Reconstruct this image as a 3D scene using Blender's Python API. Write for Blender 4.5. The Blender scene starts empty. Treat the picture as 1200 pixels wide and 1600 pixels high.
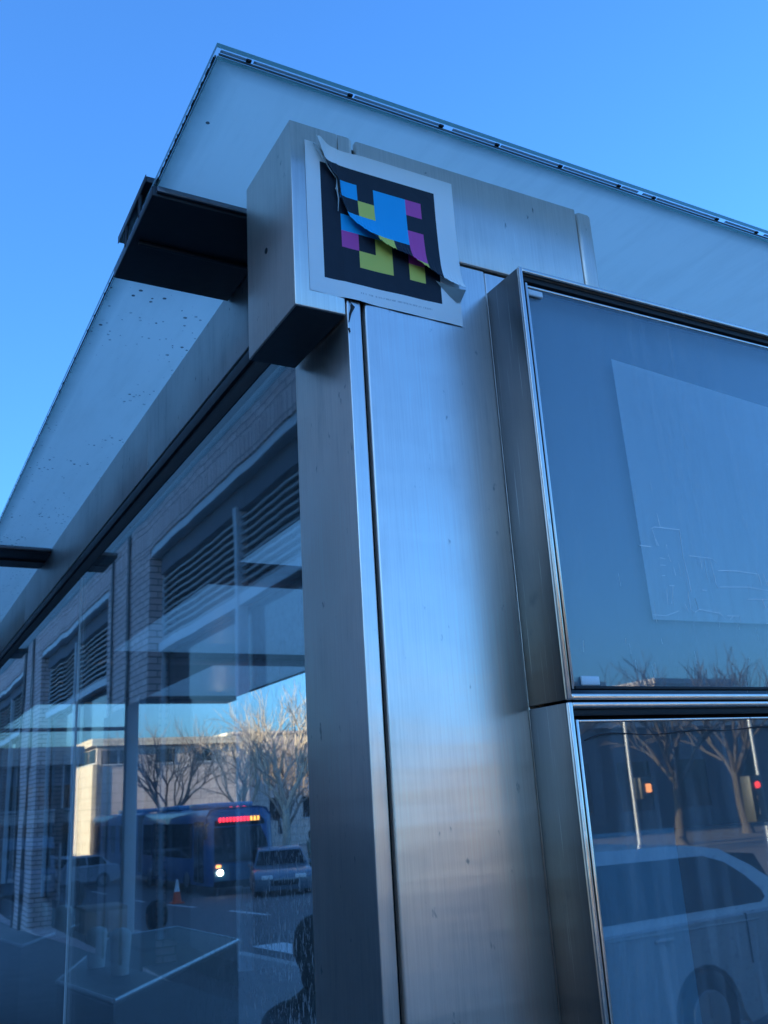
import bpy, bmesh, math, random
from mathutils import Vector, Matrix
random.seed(7)
C = bpy.context.scene
COL = C.collection
R = math.radians
PI = math.pi

# ------------------------------------------------------------------ camera
cam = bpy.data.objects.new('camera', bpy.data.cameras.new('camera'))
COL.objects.link(cam)
_yaw, _pit, _rol = R(29.347), R(17.204), R(-3.442)
fw = Vector((math.sin(_yaw)*math.cos(_pit), math.cos(_yaw)*math.cos(_pit), math.sin(_pit)))
rt = Vector((math.cos(_yaw), -math.sin(_yaw), 0)); up = rt.cross(fw)
rt2 = rt*math.cos(_rol) + up*math.sin(_rol); up2 = -rt*math.sin(_rol) + up*math.cos(_rol)
mw = Matrix.Identity(4)
for i in range(3):
    mw[i][0] = rt2[i]; mw[i][1] = up2[i]; mw[i][2] = -fw[i]
mw[0][3], mw[1][3], mw[2][3] = -0.759, -1.45, 1.85
cam.matrix_world = mw
cam.data.sensor_fit = 'HORIZONTAL'; cam.data.sensor_width = 36; cam.data.lens = 43.516
cam.data.clip_start = 0.05; cam.data.clip_end = 2000
cam.data.dof.use_dof = True; cam.data.dof.focus_distance = 1.95; cam.data.dof.aperture_fstop = 12
C.camera = cam

# ------------------------------------------------------------------ light
SUN_EL = R(13); SUN_ROT = math.atan2(-1, -0.17)      # azimuth from +Y towards +X
W = bpy.data.worlds.new('World'); C.world = W; W.use_nodes = True
wn = W.node_tree; wn.nodes.clear()
sky = wn.nodes.new('ShaderNodeTexSky'); sky.sky_type = 'NISHITA'; sky.sun_disc = False
sky.sun_elevation = SUN_EL; sky.sun_rotation = SUN_ROT % (2*PI)
sky.air_density = 1.0; sky.dust_density = 2.6; sky.ozone_density = 4.0; sky.altitude = 0
wb = wn.nodes.new('ShaderNodeMix'); wb.data_type = 'RGBA'; wb.blend_type = 'MULTIPLY'
wb.inputs['Factor'].default_value = 1; wb.inputs['B'].default_value = (0.385, 0.705, 1.0, 1)   # the camera's cool white balance
bg = wn.nodes.new('ShaderNodeBackground'); bg.inputs['Strength'].default_value = 0.13
wo = wn.nodes.new('ShaderNodeOutputWorld')
wn.links.new(sky.outputs[0], wb.inputs['A']); wn.links.new(wb.outputs['Result'], bg.inputs[0]); wn.links.new(bg.outputs[0], wo.inputs[0])
sl = bpy.data.lights.new('sun', 'SUN'); sl.energy = 3.1; sl.angle = R(0.5); sl.color = (1.0, 0.80, 0.52)
sun = bpy.data.objects.new('sun', sl); COL.objects.link(sun)
sd = Vector((math.sin(SUN_ROT)*math.cos(SUN_EL), math.cos(SUN_ROT)*math.cos(SUN_EL), math.sin(SUN_EL)))
sun.rotation_euler = sd.to_track_quat('Z', 'Y').to_euler()
C.view_settings.view_transform = 'Standard'; C.view_settings.look = 'None'
C.view_settings.exposure = 2.2; C.view_settings.gamma = 1; C.view_settings.use_curve_mapping = False
C.render.engine = 'CYCLES'
C.cycles.max_bounces = 12; C.cycles.transparent_max_bounces = 16; C.cycles.glossy_bounces = 6
C.cycles.transmission_bounces = 8; C.cycles.diffuse_bounces = 3
C.cycles.caustics_reflective = False; C.cycles.caustics_refractive = False
C.cycles.sample_clamp_indirect = 6; C.cycles.use_denoising = True

# ------------------------------------------------------------------ materials
class G:
    def __init__(s, name):
        s.m = bpy.data.materials.new(name); s.m.use_nodes = True
        s.t = s.m.node_tree; s.n = s.t.nodes; s.n.clear()
        s.out = s.n.new('ShaderNodeOutputMaterial')
        s._tc = None
    def node(s, typ, **kw):
        nd = s.n.new(typ)
        for k, v in kw.items(): setattr(nd, k, v)
        return nd
    def link(s, a, b): s.t.links.new(a, b)
    def put(s, sock, v):
        if isinstance(v, bpy.types.NodeSocket): s.link(v, sock)
        elif isinstance(v, (tuple, list)): sock.default_value = v if len(v) != 3 or sock.type == 'VECTOR' else (*v, 1)
        else: sock.default_value = v
    def obj(s):
        if s._tc is None: s._tc = s.node('ShaderNodeTexCoord')
        return s._tc.outputs['Object']
    def pos(s): return s.node('ShaderNodeNewGeometry').outputs['Position']
    def mapping(s, scale=(1, 1, 1), rot=(0, 0, 0), loc=(0, 0, 0), src=None):
        m = s.node('ShaderNodeMapping'); m.inputs['Scale'].default_value = scale
        m.inputs['Rotation'].default_value = rot; m.inputs['Location'].default_value = loc
        s.link(src or s.obj(), m.inputs['Vector']); return m.outputs[0]
    def noise(s, scale=5, detail=4, rough=.55, vec=None, out='Fac', dist=0):
        n = s.node('ShaderNodeTexNoise'); n.inputs['Scale'].default_value = scale
        n.inputs['Detail'].default_value = detail; n.inputs['Roughness'].default_value = rough; n.inputs['Distortion'].default_value = dist
        s.link(vec or s.obj(), n.inputs['Vector']); return n.outputs[out]
    def ramp(s, fac, stops, interp='LINEAR'):
        r = s.node('ShaderNodeValToRGB'); r.color_ramp.interpolation = interp
        e = r.color_ramp.elements
        while len(e) < len(stops): e.new(0.5)
        for el, (p, c) in zip(e, stops):
            el.position = p; el.color = (*c, 1) if isinstance(c, (tuple, list)) else (c, c, c, 1)
        s.link(fac, r.inputs[0]); return r.outputs[0]
    def math(s, op, a, b=0.0, clamp=False):
        m = s.node('ShaderNodeMath', operation=op); m.use_clamp = clamp
        s.put(m.inputs[0], a); s.put(m.inputs[1], b); return m.outputs[0]
    def mix(s, fac, a, b, mode='MIX'):
        m = s.node('ShaderNodeMix', data_type='RGBA', blend_type=mode)
        s.put(m.inputs['Factor'], fac); s.put(m.inputs['A'], a); s.put(m.inputs['B'], b); return m.outputs['Result']
    def bump(s, h, strength=.2, dist=.01, normal=None):
        b = s.node('ShaderNodeBump'); b.inputs['Strength'].default_value = strength; b.inputs['Distance'].default_value = dist
        s.link(h, b.inputs['Height'])
        if normal: s.link(normal, b.inputs['Normal'])
        return b.outputs[0]
    def bsdf(s, color=(.5, .5, .5), rough=.6, metal=0., normal=None, **kw):
        p = s.node('ShaderNodeBsdfPrincipled')
        s.put(p.inputs['Base Color'], color); s.put(p.inputs['Roughness'], rough); s.put(p.inputs['Metallic'], metal)
        if normal: s.link(normal, p.inputs['Normal'])
        for k, v in kw.items(): s.put(p.inputs[k.replace('_', ' ')], v)
        return p.outputs[0]
    def mixsh(s, fac, a, b):
        m = s.node('ShaderNodeMixShader'); s.put(m.inputs[0], fac); s.link(a, m.inputs[1]); s.link(b, m.inputs[2]); return m.outputs[0]
    def done(s, sh): s.link(sh, s.out.inputs['Surface']); return s.m

def simple(name, col, rough=.6, metal=0., var=.25, scale=8, bump=0.15, **kw):
    g = G(name); n = g.noise(scale, 5)
    c = g.mix(g.math('MULTIPLY', n, 1.0), tuple(x*(1-var) for x in col), tuple(min(1, x*(1+var)) for x in col))
    n2 = g.noise(scale*7, 3)
    return g.done(g.bsdf(c, g.math('ADD', g.math('MULTIPLY', n2, .2), rough-.1), metal, g.bump(n2, bump, .004), **kw))

def stainless(name, base=.52, rough=.26, dirt=.35, aniso=.75, grain=(28, 28, .5), rot=0.0, warm=1.0):
    g = G(name); o = g.pos()
    fine = g.noise(9, 4, .65, g.mapping(grain, src=o))
    blotch = g.noise(2.2, 5, .6, g.mapping((1.2, 1.2, 1), src=o))
    drip = g.noise(1, 5, .7, g.mapping((26, 26, 2.2), src=o))
    spots = g.noise(1, 3, .6, g.mapping((34, 34, 17), src=o))
    sp = g.ramp(spots, [(.665, 0.), (.73, 1.)])
    scr = g.ramp(g.noise(1, 2, .5, g.mapping((300, 300, 3.5), src=o)), [(.66, 0.), (.72, 1.)])
    dr = g.math('MULTIPLY', g.ramp(drip, [(.50, 0.), (.78, 1.)]), g.ramp(blotch, [(.45, 0.), (.7, 1.)]))
    c = g.mix(g.ramp(fine, [(.3, 0.), (.7, 1.)]), tuple(base*(k*warm+.93*(1-warm)) for k in (1.05, .87, .76)), tuple(base*(k*warm+1.05*(1-warm)) for k in (1.20, 1.01, .89)))
    c = g.mix(g.math('MULTIPLY', dr, dirt), c, (.12, .12, .13))
    c = g.mix(g.math('MULTIPLY', sp, dirt*1.2, True), c, (.16, .155, .15))
    c = g.mix(g.math('MULTIPLY', scr, .22), c, (1., .98, .95))
    c = g.mix(g.math('MULTIPLY', g.ramp(blotch, [(.42, 0.), (.72, 1.)]), .42*dirt), c, (.34, .32, .31))
    r = g.math('ADD', g.math('MULTIPLY', blotch, .16), rough-.08)
    r = g.math('ADD', r, g.math('MULTIPLY', g.math('ADD', sp, dr), .08))
    tan = g.node('ShaderNodeTangent', direction_type='RADIAL', axis='Z')
    p = g.node('ShaderNodeBsdfPrincipled')
    g.link(c, p.inputs['Base Color']); p.inputs['Metallic'].default_value = 1
    g.link(r, p.inputs['Roughness']); p.inputs['Anisotropic'].default_value = aniso
    p.inputs['Anisotropic Rotation'].default_value = rot
    g.link(tan.outputs[0], p.inputs['Tangent'])
    ripple = g.bump(g.noise(1, 3, .5, g.mapping((.8, .8, 7), src=o)), .10, .02)
    g.link(g.bump(g.noise(3.1, 2, .4, g.mapping((1, 1, .7), src=o)), .10, .03, g.bump(fine, .12, .001, ripple)), p.inputs['Normal'])
    return g.done(p.outputs[0])

M = {}
M['steel'] = stainless('brushed_steel', .90, .33, .5)
M['steel_box'] = stainless('weathered_brushed_steel', .68, .34, .8)
M['steel_header'] = stainless('dull_header_steel', .62, .42, .7, .5)
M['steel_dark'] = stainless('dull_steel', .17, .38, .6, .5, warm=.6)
M['steel_frame'] = stainless('satin_steel_frame', .72, .22, .5, .3)
M['bronze'] = simple('dark_painted_metal', (.028, .03, .036), .38, 0.0, .4, 5, .1)
M['fascia'] = stainless('fascia_grey_metal', .52, .42, 1.0, .3, warm=.5)
M['gasket'] = simple('black_gasket', (.012, .012, .014), .6, 0, .3, 30, .1)
M['trim'] = simple('grey_aluminium_trim', (.22, .21, .22), .4, .8, .3, 20, .1)

def glass(name, tint=(.86, .93, .93), dirt=.5, waves=.35, drops=None, extra=0.0, veil=0.0):
    """clear pane: see-through with Fresnel mirror, dust, wipe streaks"""
    g = G(name); o = g.pos()
    wav = g.noise(.8, 2, .4, g.mapping((1, 1, .6), src=o))
    wav2 = g.noise(4.5, 2, .4, g.mapping((1, 1, .5), src=o))
    nrm = g.bump(wav, waves*.18, .03, g.bump(wav2, waves*.06, .01))
    geo = g.node('ShaderNodeNewGeometry'); dp = g.node('ShaderNodeVectorMath', operation='DOT_PRODUCT')
    g.link(geo.outputs['Incoming'], dp.inputs[0]); g.link(geo.outputs['Normal'], dp.inputs[1])
    cs = g.math('ABSOLUTE', dp.outputs['Value'])
    sch = g.math('ADD', g.math('MULTIPLY', g.math('POWER', g.math('SUBTRACT', 1.0, cs, True), 5.0), .957), .043)
    tr = g.node('ShaderNodeBsdfTransparent'); tr.inputs[0].default_value = (*tint, 1)
    gl = g.node('ShaderNodeBsdfGlossy'); gl.inputs['Roughness'].default_value = .012; gl.inputs[0].default_value = (1, 1, 1, 1)
    g.link(nrm, gl.inputs['Normal'])
    f = g.math('ADD', sch, extra, True)
    base = g.mixsh(f, tr.outputs[0], gl.outputs[0])
    streak = g.ramp(g.noise(1, 5, .7, g.mapping((30, 30, 1.4), src=o)), [(.48, 0.), (.8, 1.)])
    cloud = g.ramp(g.noise(1.7, 5, .65, o), [(.35, 0.), (.75, 1.)])
    dust = g.noise(420, 2, .6, g.mapping((1, 1, .55), src=o))
    specks = g.ramp(dust, [(.63, 0.), (.74, 1.)])
    d = g.math('ADD', g.math('MULTIPLY', g.math('MULTIPLY', streak, cloud), .22*dirt), .012*dirt+veil)
    if drops:   # droplets dried on the pane, thick at one place
        cx, cy, cz, rad = drops
        ps = g.node('ShaderNodeSeparateXYZ'); g.link(o, ps.inputs[0])
        dy = g.math('MULTIPLY', g.math('SUBTRACT', ps.outputs[1], cy), 1/rad)
        near = g.math('SUBTRACT', 1.0, g.math('ABSOLUTE', dy), True)
        low = g.math('MULTIPLY', g.math('SUBTRACT', cz, ps.outputs[2], True), 1.3, True)
        dens = g.math('MULTIPLY', near, low, True)
        big = g.ramp(g.noise(95, 3, .7, g.mapping((1, 1, .42), src=o)), [(.565, 0.), (.62, 1.)])
        d = g.math('ADD', d, g.math('MULTIPLY', g.math('MULTIPLY', big, dens), .55))
    d = g.math('ADD', d, g.math('MULTIPLY', g.math('MULTIPLY', specks, cloud), .10*dirt), True)
    df = g.node('ShaderNodeBsdfDiffuse'); df.inputs[0].default_value = (.62, .66, .68, 1)
    return g.done(g.mixsh(d, base, df.outputs[0]))
M['glass_wall'] = glass('dusty_wall_glass', (.965, .985, .985), .55, .30, (0, .25, 2.35, 1.0), .085, .028)
M['glass_case'] = glass('streaked_case_glass', (.90, .95, .97), 1.1, .06, None, .045)
M['glass_lower'] = glass('scuffed_case_glass', (.86, .93, .97), 1.6, .10, None, .13, .045)
M['glass_car'] = glass('car_window_glass', (.25, .28, .30), .1, .05)

def window_dark(name, col=(.012, .016, .02)):
    g = G(name)
    return g.done(g.bsdf(col, .06, 0, g.bump(g.noise(.7, 2), .06, .02)))
M['window'] = window_dark('dark_window_glass')

def frosted():
    g = G('frosted_canopy_glass'); o = g.pos()
    cl = g.noise(1.6, 5, .6, o)
    c = g.mix(g.ramp(cl, [(.3, 0.), (.75, 1.)]), (.97, .91, .80), (.99, .95, .85))
    pe = g.node('ShaderNodeSeparateXYZ'); g.link(o, pe.inputs[0])
    e1 = g.math('SUBTRACT', 1.0, g.math('MULTIPLY', g.math('ADD', pe.outputs[1], .092), 28.0), True)
    e2 = g.math('SUBTRACT', 1.0, g.math('MULTIPLY', g.math('ADD', pe.outputs[0], .288), 28.0), True)
    grime = g.math('MULTIPLY', g.math('MAXIMUM', e1, e2), g.math('ADD', .25, g.math('MULTIPLY', g.noise(9, 4, .7, o), .7)))
    streak = g.ramp(g.noise(1, 5, .7, g.mapping((14, 2.2, 1), src=o)), [(.45, 0.), (.8, 1.)])
    c = g.mix(g.math('MULTIPLY', grime, .75, True), c, (.22, .30, .28))
    c = g.mix(g.math('MULTIPLY', streak, .22), c, (.50, .50, .42))
    vor = g.node('ShaderNodeTexVoronoi'); vor.inputs['Scale'].default_value = 62; g.link(o, vor.inputs['Vector'])
    sz = g.math('MULTIPLY', g.noise(3.4, 4, .7, o), 1.0)
    patch = g.ramp(sz, [(.46, 0.), (.58, 1.)])
    rnd = g.node('ShaderNodeSeparateColor'); g.link(vor.outputs['Color'], rnd.inputs[0])
    keep = g.math('GREATER_THAN', rnd.outputs[0], .45)
    dot = g.math('LESS_THAN', vor.outputs['Distance'], g.math('MULTIPLY', g.math('POWER', rnd.outputs[1], 1.6), .36))
    ps = g.node('ShaderNodeSeparateXYZ'); g.link(o, ps.inputs[0])
    patch = g.math('MULTIPLY', g.math('MULTIPLY', patch, g.math('LESS_THAN', ps.outputs[0], .02)), g.math('GREATER_THAN', ps.outputs[1], .7))
    patch = g.math('MAXIMUM', patch, g.math('GREATER_THAN', rnd.outputs[2], .985))
    spot = g.math('MULTIPLY', g.math('MULTIPLY', dot, keep), patch)
    c = g.mix(g.math('MULTIPLY', spot, .85), c, (.03, .03, .035))
    tl = g.node('ShaderNodeBsdfTranslucent'); g.link(c, tl.inputs[0])
    df = g.node('ShaderNodeBsdfDiffuse'); g.link(c, df.inputs[0])
    gl = g.node('ShaderNodeBsdfGlossy'); gl.inputs['Roughness'].default_value = .22
    fr = g.node('ShaderNodeFresnel'); fr.inputs['IOR'].default_value = 1.45
    a = g.mixsh(.15, tl.outputs[0], df.outputs[0])
    return g.done(g.mixsh(fr.outputs[0], a, gl.outputs[0]))
M['frost'] = frosted()
def clear_edge(name, tint, a=.25):
    g = G(name)
    tr = g.node('ShaderNodeBsdfTransparent'); tr.inputs[0].default_value = (*tint, 1)
    pr = g.bsdf((.10, .22, .20), .25)
    return g.done(g.mixsh(a, tr.outputs[0], pr))
M['pane_clear'] = clear_edge('clear_top_pane', (.99, .995, .99), .03)
M['pane_edge'] = clear_edge('green_glass_edge', (.5, .75, .7), .85)
M['spacer'] = simple('white_interlayer', (.92, .94, .94), .5, 0, .1, 30, .05)
g = G('translucent_interlayer'); tl_ = g.node('ShaderNodeBsdfTranslucent'); tl_.inputs[0].default_value = (.62, .64, .64, 1)
M['interlayer'] = g.done(g.mixsh(.25, tl_.outputs[0], g.bsdf((.6, .62, .62), .6)))
M['scratch'] = simple('scratch_white', (.93, .94, .95), .6, 0, .03, 30, .05)
M['seal'] = simple('grey_green_edge_seal', (.16, .22, .22), .5, 0, .2, 20, .1)
M['blackdot'] = simple('black_mould', (.02, .02, .02), .8, 0, .3, 50, .1)

def brickmat(name, soldier=False):
    g = G(name); o = g.pos()
    s = g.node('ShaderNodeSeparateXYZ'); g.link(o, s.inputs[0])
    cmb = g.node('ShaderNodeCombineXYZ')
    if soldier: g.link(s.outputs[2], cmb.inputs[0]); g.link(s.outputs[1], cmb.inputs[1])
    else: g.link(g.math('ADD', s.outputs[1], s.outputs[0]), cmb.inputs[0]); g.link(s.outputs[2], cmb.inputs[1])
    b = g.node('ShaderNodeTexBrick'); g.link(cmb.outputs[0], b.inputs['Vector'])
    b.inputs['Scale'].default_value = 1; b.inputs['Brick Width'].default_value = .32 if not soldier else .60
    b.inputs['Row Height'].default_value = .105 if not soldier else .125
    b.inputs['Mortar Size'].default_value = .011; b.inputs['Mortar Smooth'].default_value = .2
    b.inputs['Color1'].default_value = (.56, .39, .36, 1); b.inputs['Color2'].default_value = (.70, .52, .48, 1)
    b.inputs['Mortar'].default_value = (.09, .07, .07, 1); b.inputs['Bias'].default_value = -.1
    if soldier: b.offset = 0
    c = g.mix(g.noise(14, 4, .6, o), b.outputs['Color'], (.62, .50, .47), 'MIX')
    c = g.mix(.25, b.outputs['Color'], c)
    return g.done(g.bsdf(c, .85, 0, g.bump(b.outputs['Fac'], -.6, .012)))
M['brick'] = brickmat('pink_brown_brick'); M['soldier'] = brickmat('soldier_course_brick', True)

M['concrete'] = simple('concrete_pavement', (.20, .195, .19), .85, 0, .2, 3, .3)
M['asphalt'] = simple('asphalt', (.085, .082, .082), .85, 0, .3, 6, .4)
M['kerb'] = simple('kerb_concrete', (.34, .33, .31), .8, 0, .15, 8, .3)
M['whiteline'] = simple('road_paint', (.55, .55, .53), .7, 0, .2, 20, .1)
def stone(name, c1, c2, rows=1.2):
    g = G(name); o = g.pos()
    s = g.node('ShaderNodeSeparateXYZ'); g.link(o, s.inputs[0])
    cmb = g.node('ShaderNodeCombineXYZ'); g.link(g.math('ADD', s.outputs[0], s.outputs[1]), cmb.inputs[0]); g.link(s.outputs[2], cmb.inputs[1])
    b = g.node('ShaderNodeTexBrick'); g.link(cmb.outputs[0], b.inputs['Vector']); b.inputs['Scale'].default_value = 1
    b.inputs['Brick Width'].default_value = rows*2; b.inputs['Row Height'].default_value = rows; b.inputs['Mortar Size'].default_value = .03
    b.inputs['Color1'].default_value = (*c1, 1); b.inputs['Color2'].default_value = (*c2, 1); b.inputs['Mortar'].default_value = (*(x*.6 for x in c1), 1)
    c = g.mix(.25, b.outputs['Color'], g.mix(g.noise(.8, 5), c1, c2))
    return g.done(g.bsdf(c, .85, 0, g.bump(b.outputs['Fac'], -.4, .02)))
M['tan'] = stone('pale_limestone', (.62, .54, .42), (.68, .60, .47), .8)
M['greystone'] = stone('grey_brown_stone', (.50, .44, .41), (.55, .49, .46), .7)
M['rose'] = stone('rose_grey_stone', (.66, .52, .45), (.72, .57, .50), .6)
M['darkwall'] = stone('dark_slate_wall', (.09, .10, .12), (.11, .12, .14), 1.5)
M['louvre'] = simple('grey_louvre_metal', (.34, .37, .38), .5, .2, .15, 6, .1)
M['framewhite'] = simple('pale_window_frame', (.50, .53, .55), .5, 0, .1, 8, .1)
M['interior'] = simple('dark_interior', (.02, .024, .028), .8, 0, .3, 2, .1)
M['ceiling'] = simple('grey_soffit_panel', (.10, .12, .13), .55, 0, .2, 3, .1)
M['post_pale'] = simple('pale_painted_post', (.86, .86, .88), .5, 0, .08, 4, .1)
M['bark'] = simple('grey_bark', (.20, .165, .14), .9, 0, .35, 9, .6)
M['bark_dark'] = simple('dark_bark', (.07, .06, .055), .9, 0, .35, 9, .6)
M['bark_pale'] = simple('pale_plane_bark', (.42, .37, .30), .9, 0, .4, 3, .5)
M['paper'] = simple('pale_poster_paper', (.88, .88, .88), .6, 0, .04, 2, .05)
M['paper_blue'] = simple('blue_poster_paper', (.32, .62, .72), .55, 0, .05, 2, .05)
M['backing'] = simple('case_backing_board', (.15, .18, .20), .5, 0, .06, 2, .05)
M['backing_dark'] = simple('dark_case_back', (.03, .035, .045), .5, 0, .2, 3, .05)
M['clip'] = simple('white_plastic_clip', (.75, .76, .78), .4, 0, .05, 40, .05)
M['silver'] = simple('silver_car_paint', (.54, .53, .52), .3, .2, .05, 3, .0, Coat_Weight=.8, Coat_Roughness=.05)
M['white_car'] = simple('white_car_paint', (.62, .66, .70), .3, 0, .04, 3, .0, Coat_Weight=.6)
M['pale_blue'] = simple('pale_blue_car_paint', (.12, .165, .205), .3, .2, .04, 3, .0, Coat_Weight=.6)
M['blue_bus'] = simple('blue_bus_paint', (.02, .075, .20), .3, 0, .08, 3, .0, Coat_Weight=.6)
M['lightblue_bus'] = simple('light_blue_bus_paint', (.05, .22, .42), .3, 0, .08, 3, .0, Coat_Weight=.6)
M['grey_van'] = simple('grey_blue_van_paint', (.14, .22, .30), .35, 0, .08, 3, .0, Coat_Weight=.6)
M['tyre'] = simple('black_tyre', (.02, .02, .02), .85, 0, .3, 20, .3)
M['rim'] = simple('wheel_rim', (.4, .4, .42), .35, .9, .1, 20, .1)
M['orange'] = simple('orange_plastic', (.85, .10, .02), .5, 0, .1, 10, .1)
M['conewhite'] = simple('white_reflective_band', (.8, .8, .8), .4, 0, .05, 20, .05)
M['pole'] = simple('galvanised_pole', (.40, .42, .44), .45, .5, .15, 8, .1)
M['signal'] = simple('signal_housing', (.03, .028, .015), .5, 0, .1, 10, .1)
M['counter'] = simple('dark_bench_cabinet', (.035, .055, .065), .35, 0, .3, 3, .1)
M['counter_top'] = simple('slate_cabinet_top', (.07, .11, .12), .55, 0, .2, 4, .05)
M['counter_edge'] = simple('pale_top_edging', (.45, .52, .56), .4, .3, .1, 10, .05)
M['cup'] = simple('pale_paper', (.55, .60, .60), .6, 0, .1, 10, .1)
M['skin'] = simple('skin', (.36, .22, .16), .55, 0, .1, 10, .1)
M['hair'] = simple('dark_hair', (.012, .011, .012), .7, 0, .4, 60, .6)
M['coat_black'] = simple('black_quilted_coat', (.012, .018, .024), .7, 0, .4, 12, .6)
M['coat_olive'] = simple('olive_jacket', (.14, .15, .11), .8, 0, .25, 9, .5)
M['scarf'] = simple('pale_scarf', (.45, .48, .48), .85, 0, .1, 30, .5)
def emit(name, col, st):
    g = G(name); e = g.node('ShaderNodeEmission'); e.inputs[0].default_value = (*col, 1); e.inputs[1].default_value = st
    return g.done(e.outputs[0])
M['led_red'] = emit('red_led', (1, .03, .06), 1.2); M['led_amber'] = emit('amber_led', (1, .45, .1), .9)
M['lamp_white'] = emit('headlamp', (1, .93, .75), 6); M['led_green'] = emit('green_led', (.1, 1, .25), 1.2)
M['lamp_orange'] = emit('orange_lamp', (1, .30, .08), 1.6)
M['hand_orange'] = emit('orange_signal_lens', (1, .36, .12), 1.0); M['sig_red'] = emit('red_signal_lens', (1, .06, .06), 1.0)

# ------------------------------------------------------------------ mesh helpers
ROOT = {}
def link_mesh(name, bm, mat, parent=None, smooth=False, local=False, mats=None):
    me = bpy.data.meshes.new(name)
    if parent is not None and not local:
        bmesh.ops.translate(bm, verts=bm.verts, vec=-ROOT.get(parent.name, Vector()))
    bm.to_mesh(me); bm.free()
    for m_ in (mats or [mat]): me.materials.append(M[m_] if isinstance(m_, str) else m_)
    if smooth:
        for p in me.polygons: p.use_smooth = True
        me.set_sharp_from_angle(angle=R(40))
    o = bpy.data.objects.new(name, me); COL.objects.link(o)
    if parent is not None:
        o.parent = parent
        if parent.name in ROOT: ROOT[o.name] = ROOT[parent.name]
    return o
def thing(name, label, cat, loc=(0, 0, 0), rz=0, group=None):
    o = bpy.data.objects.new(name, None); COL.objects.link(o); o.empty_display_size = .1
    o.location = loc; o.rotation_euler = (0, 0, rz); o['label'] = label; o['category'] = cat
    if group: o['group'] = group
    ROOT[o.name] = Vector(loc)
    return o
def tag(o, label, cat, group=None):
    o['label'] = label; o['category'] = cat
    if group: o['group'] = group
    return o
def struct(o, kind='structure'): o['kind'] = kind; return o
def bbox(bm, lo, hi, bev=0, seg=2, mat=0):
    vs = [bm.verts.new((x, y, z)) for x in (lo[0], hi[0]) for y in (lo[1], hi[1]) for z in (lo[2], hi[2])]
    fs = [bm.faces.new([vs[i] for i in q]) for q in ((0, 1, 3, 2), (4, 6, 7, 5), (0, 4, 5, 1), (2, 3, 7, 6), (0, 2, 6, 4), (1, 5, 7, 3))]
    for f in fs: f.material_index = mat
    if bev:
        es = list({e for f in fs for e in f.edges})
        bmesh.ops.bevel(bm, geom=es, offset=bev, segments=seg, profile=.5, affect='EDGES', material=-1)
def box(name, lo, hi, mat, parent=None, bev=0, seg=2, local=False):
    bm = bmesh.new(); bbox(bm, lo, hi, bev, seg)
    return link_mesh(name, bm, mat, parent, bev > 0, local)
def tube(bm, pts, rads, n=6, cap=True):
    rings = []
    pts = [Vector(p) for p in pts]
    for i, p in enumerate(pts):
        d = (pts[min(i+1, len(pts)-1)] - pts[max(i-1, 0)]).normalized()
        a = d.orthogonal().normalized() if abs(d.z) > .999 else Vector((0, 0, 1)).cross(d).normalized()
        b = d.cross(a)
        rings.append([bm.verts.new(p + (a*math.cos(t) + b*math.sin(t))*rads[i]) for t in (2*PI*k/n for k in range(n))])
    for r0, r1 in zip(rings, rings[1:]):
        for k in range(n): bm.faces.new((r0[k], r0[(k+1) % n], r1[(k+1) % n], r1[k]))
    if cap and n > 2:
        bm.faces.new(rings[0][::-1]); bm.faces.new(rings[-1])
def lathe(bm, prof, n=20, c=(0, 0, 0)):
    rings = [[bm.verts.new((c[0]+r*math.cos(2*PI*k/n), c[1]+r*math.sin(2*PI*k/n), c[2]+z)) for k in range(n)] for r, z in prof]
    for a, b in zip(rings, rings[1:]):
        for k in range(n): bm.faces.new((a[k], a[(k+1) % n], b[(k+1) % n], b[k]))
    bm.faces.new(rings[0][::-1]); bm.faces.new(rings[-1])
def prism(bm, poly, z0, z1, mat=0):
    a = [bm.verts.new((x, y, z0)) for x, y in poly]; b = [bm.verts.new((x, y, z1)) for x, y in poly]
    n = len(poly); fs = [bm.faces.new(a[::-1]), bm.faces.new(b)]
    for k in range(n): fs.append(bm.faces.new((a[k], a[(k+1) % n], b[(k+1) % n], b[k])))
    for f in fs: f.material_index = mat
    bmesh.ops.recalc_face_normals(bm, faces=fs)
def extr_y(bm, poly, y0, y1, mat=0):          # poly in (x,z), extruded along y
    a = [bm.verts.new((x, y0, z)) for x, z in poly]; b = [bm.verts.new((x, y1, z)) for x, z in poly]
    n = len(poly); fs = [bm.faces.new(a[::-1]), bm.faces.new(b)]
    for k in range(n): fs.append(bm.faces.new((a[k], a[(k+1) % n], b[(k+1) % n], b[k])))
    for f in fs: f.material_index = mat
    bmesh.ops.recalc_face_normals(bm, faces=fs)

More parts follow.
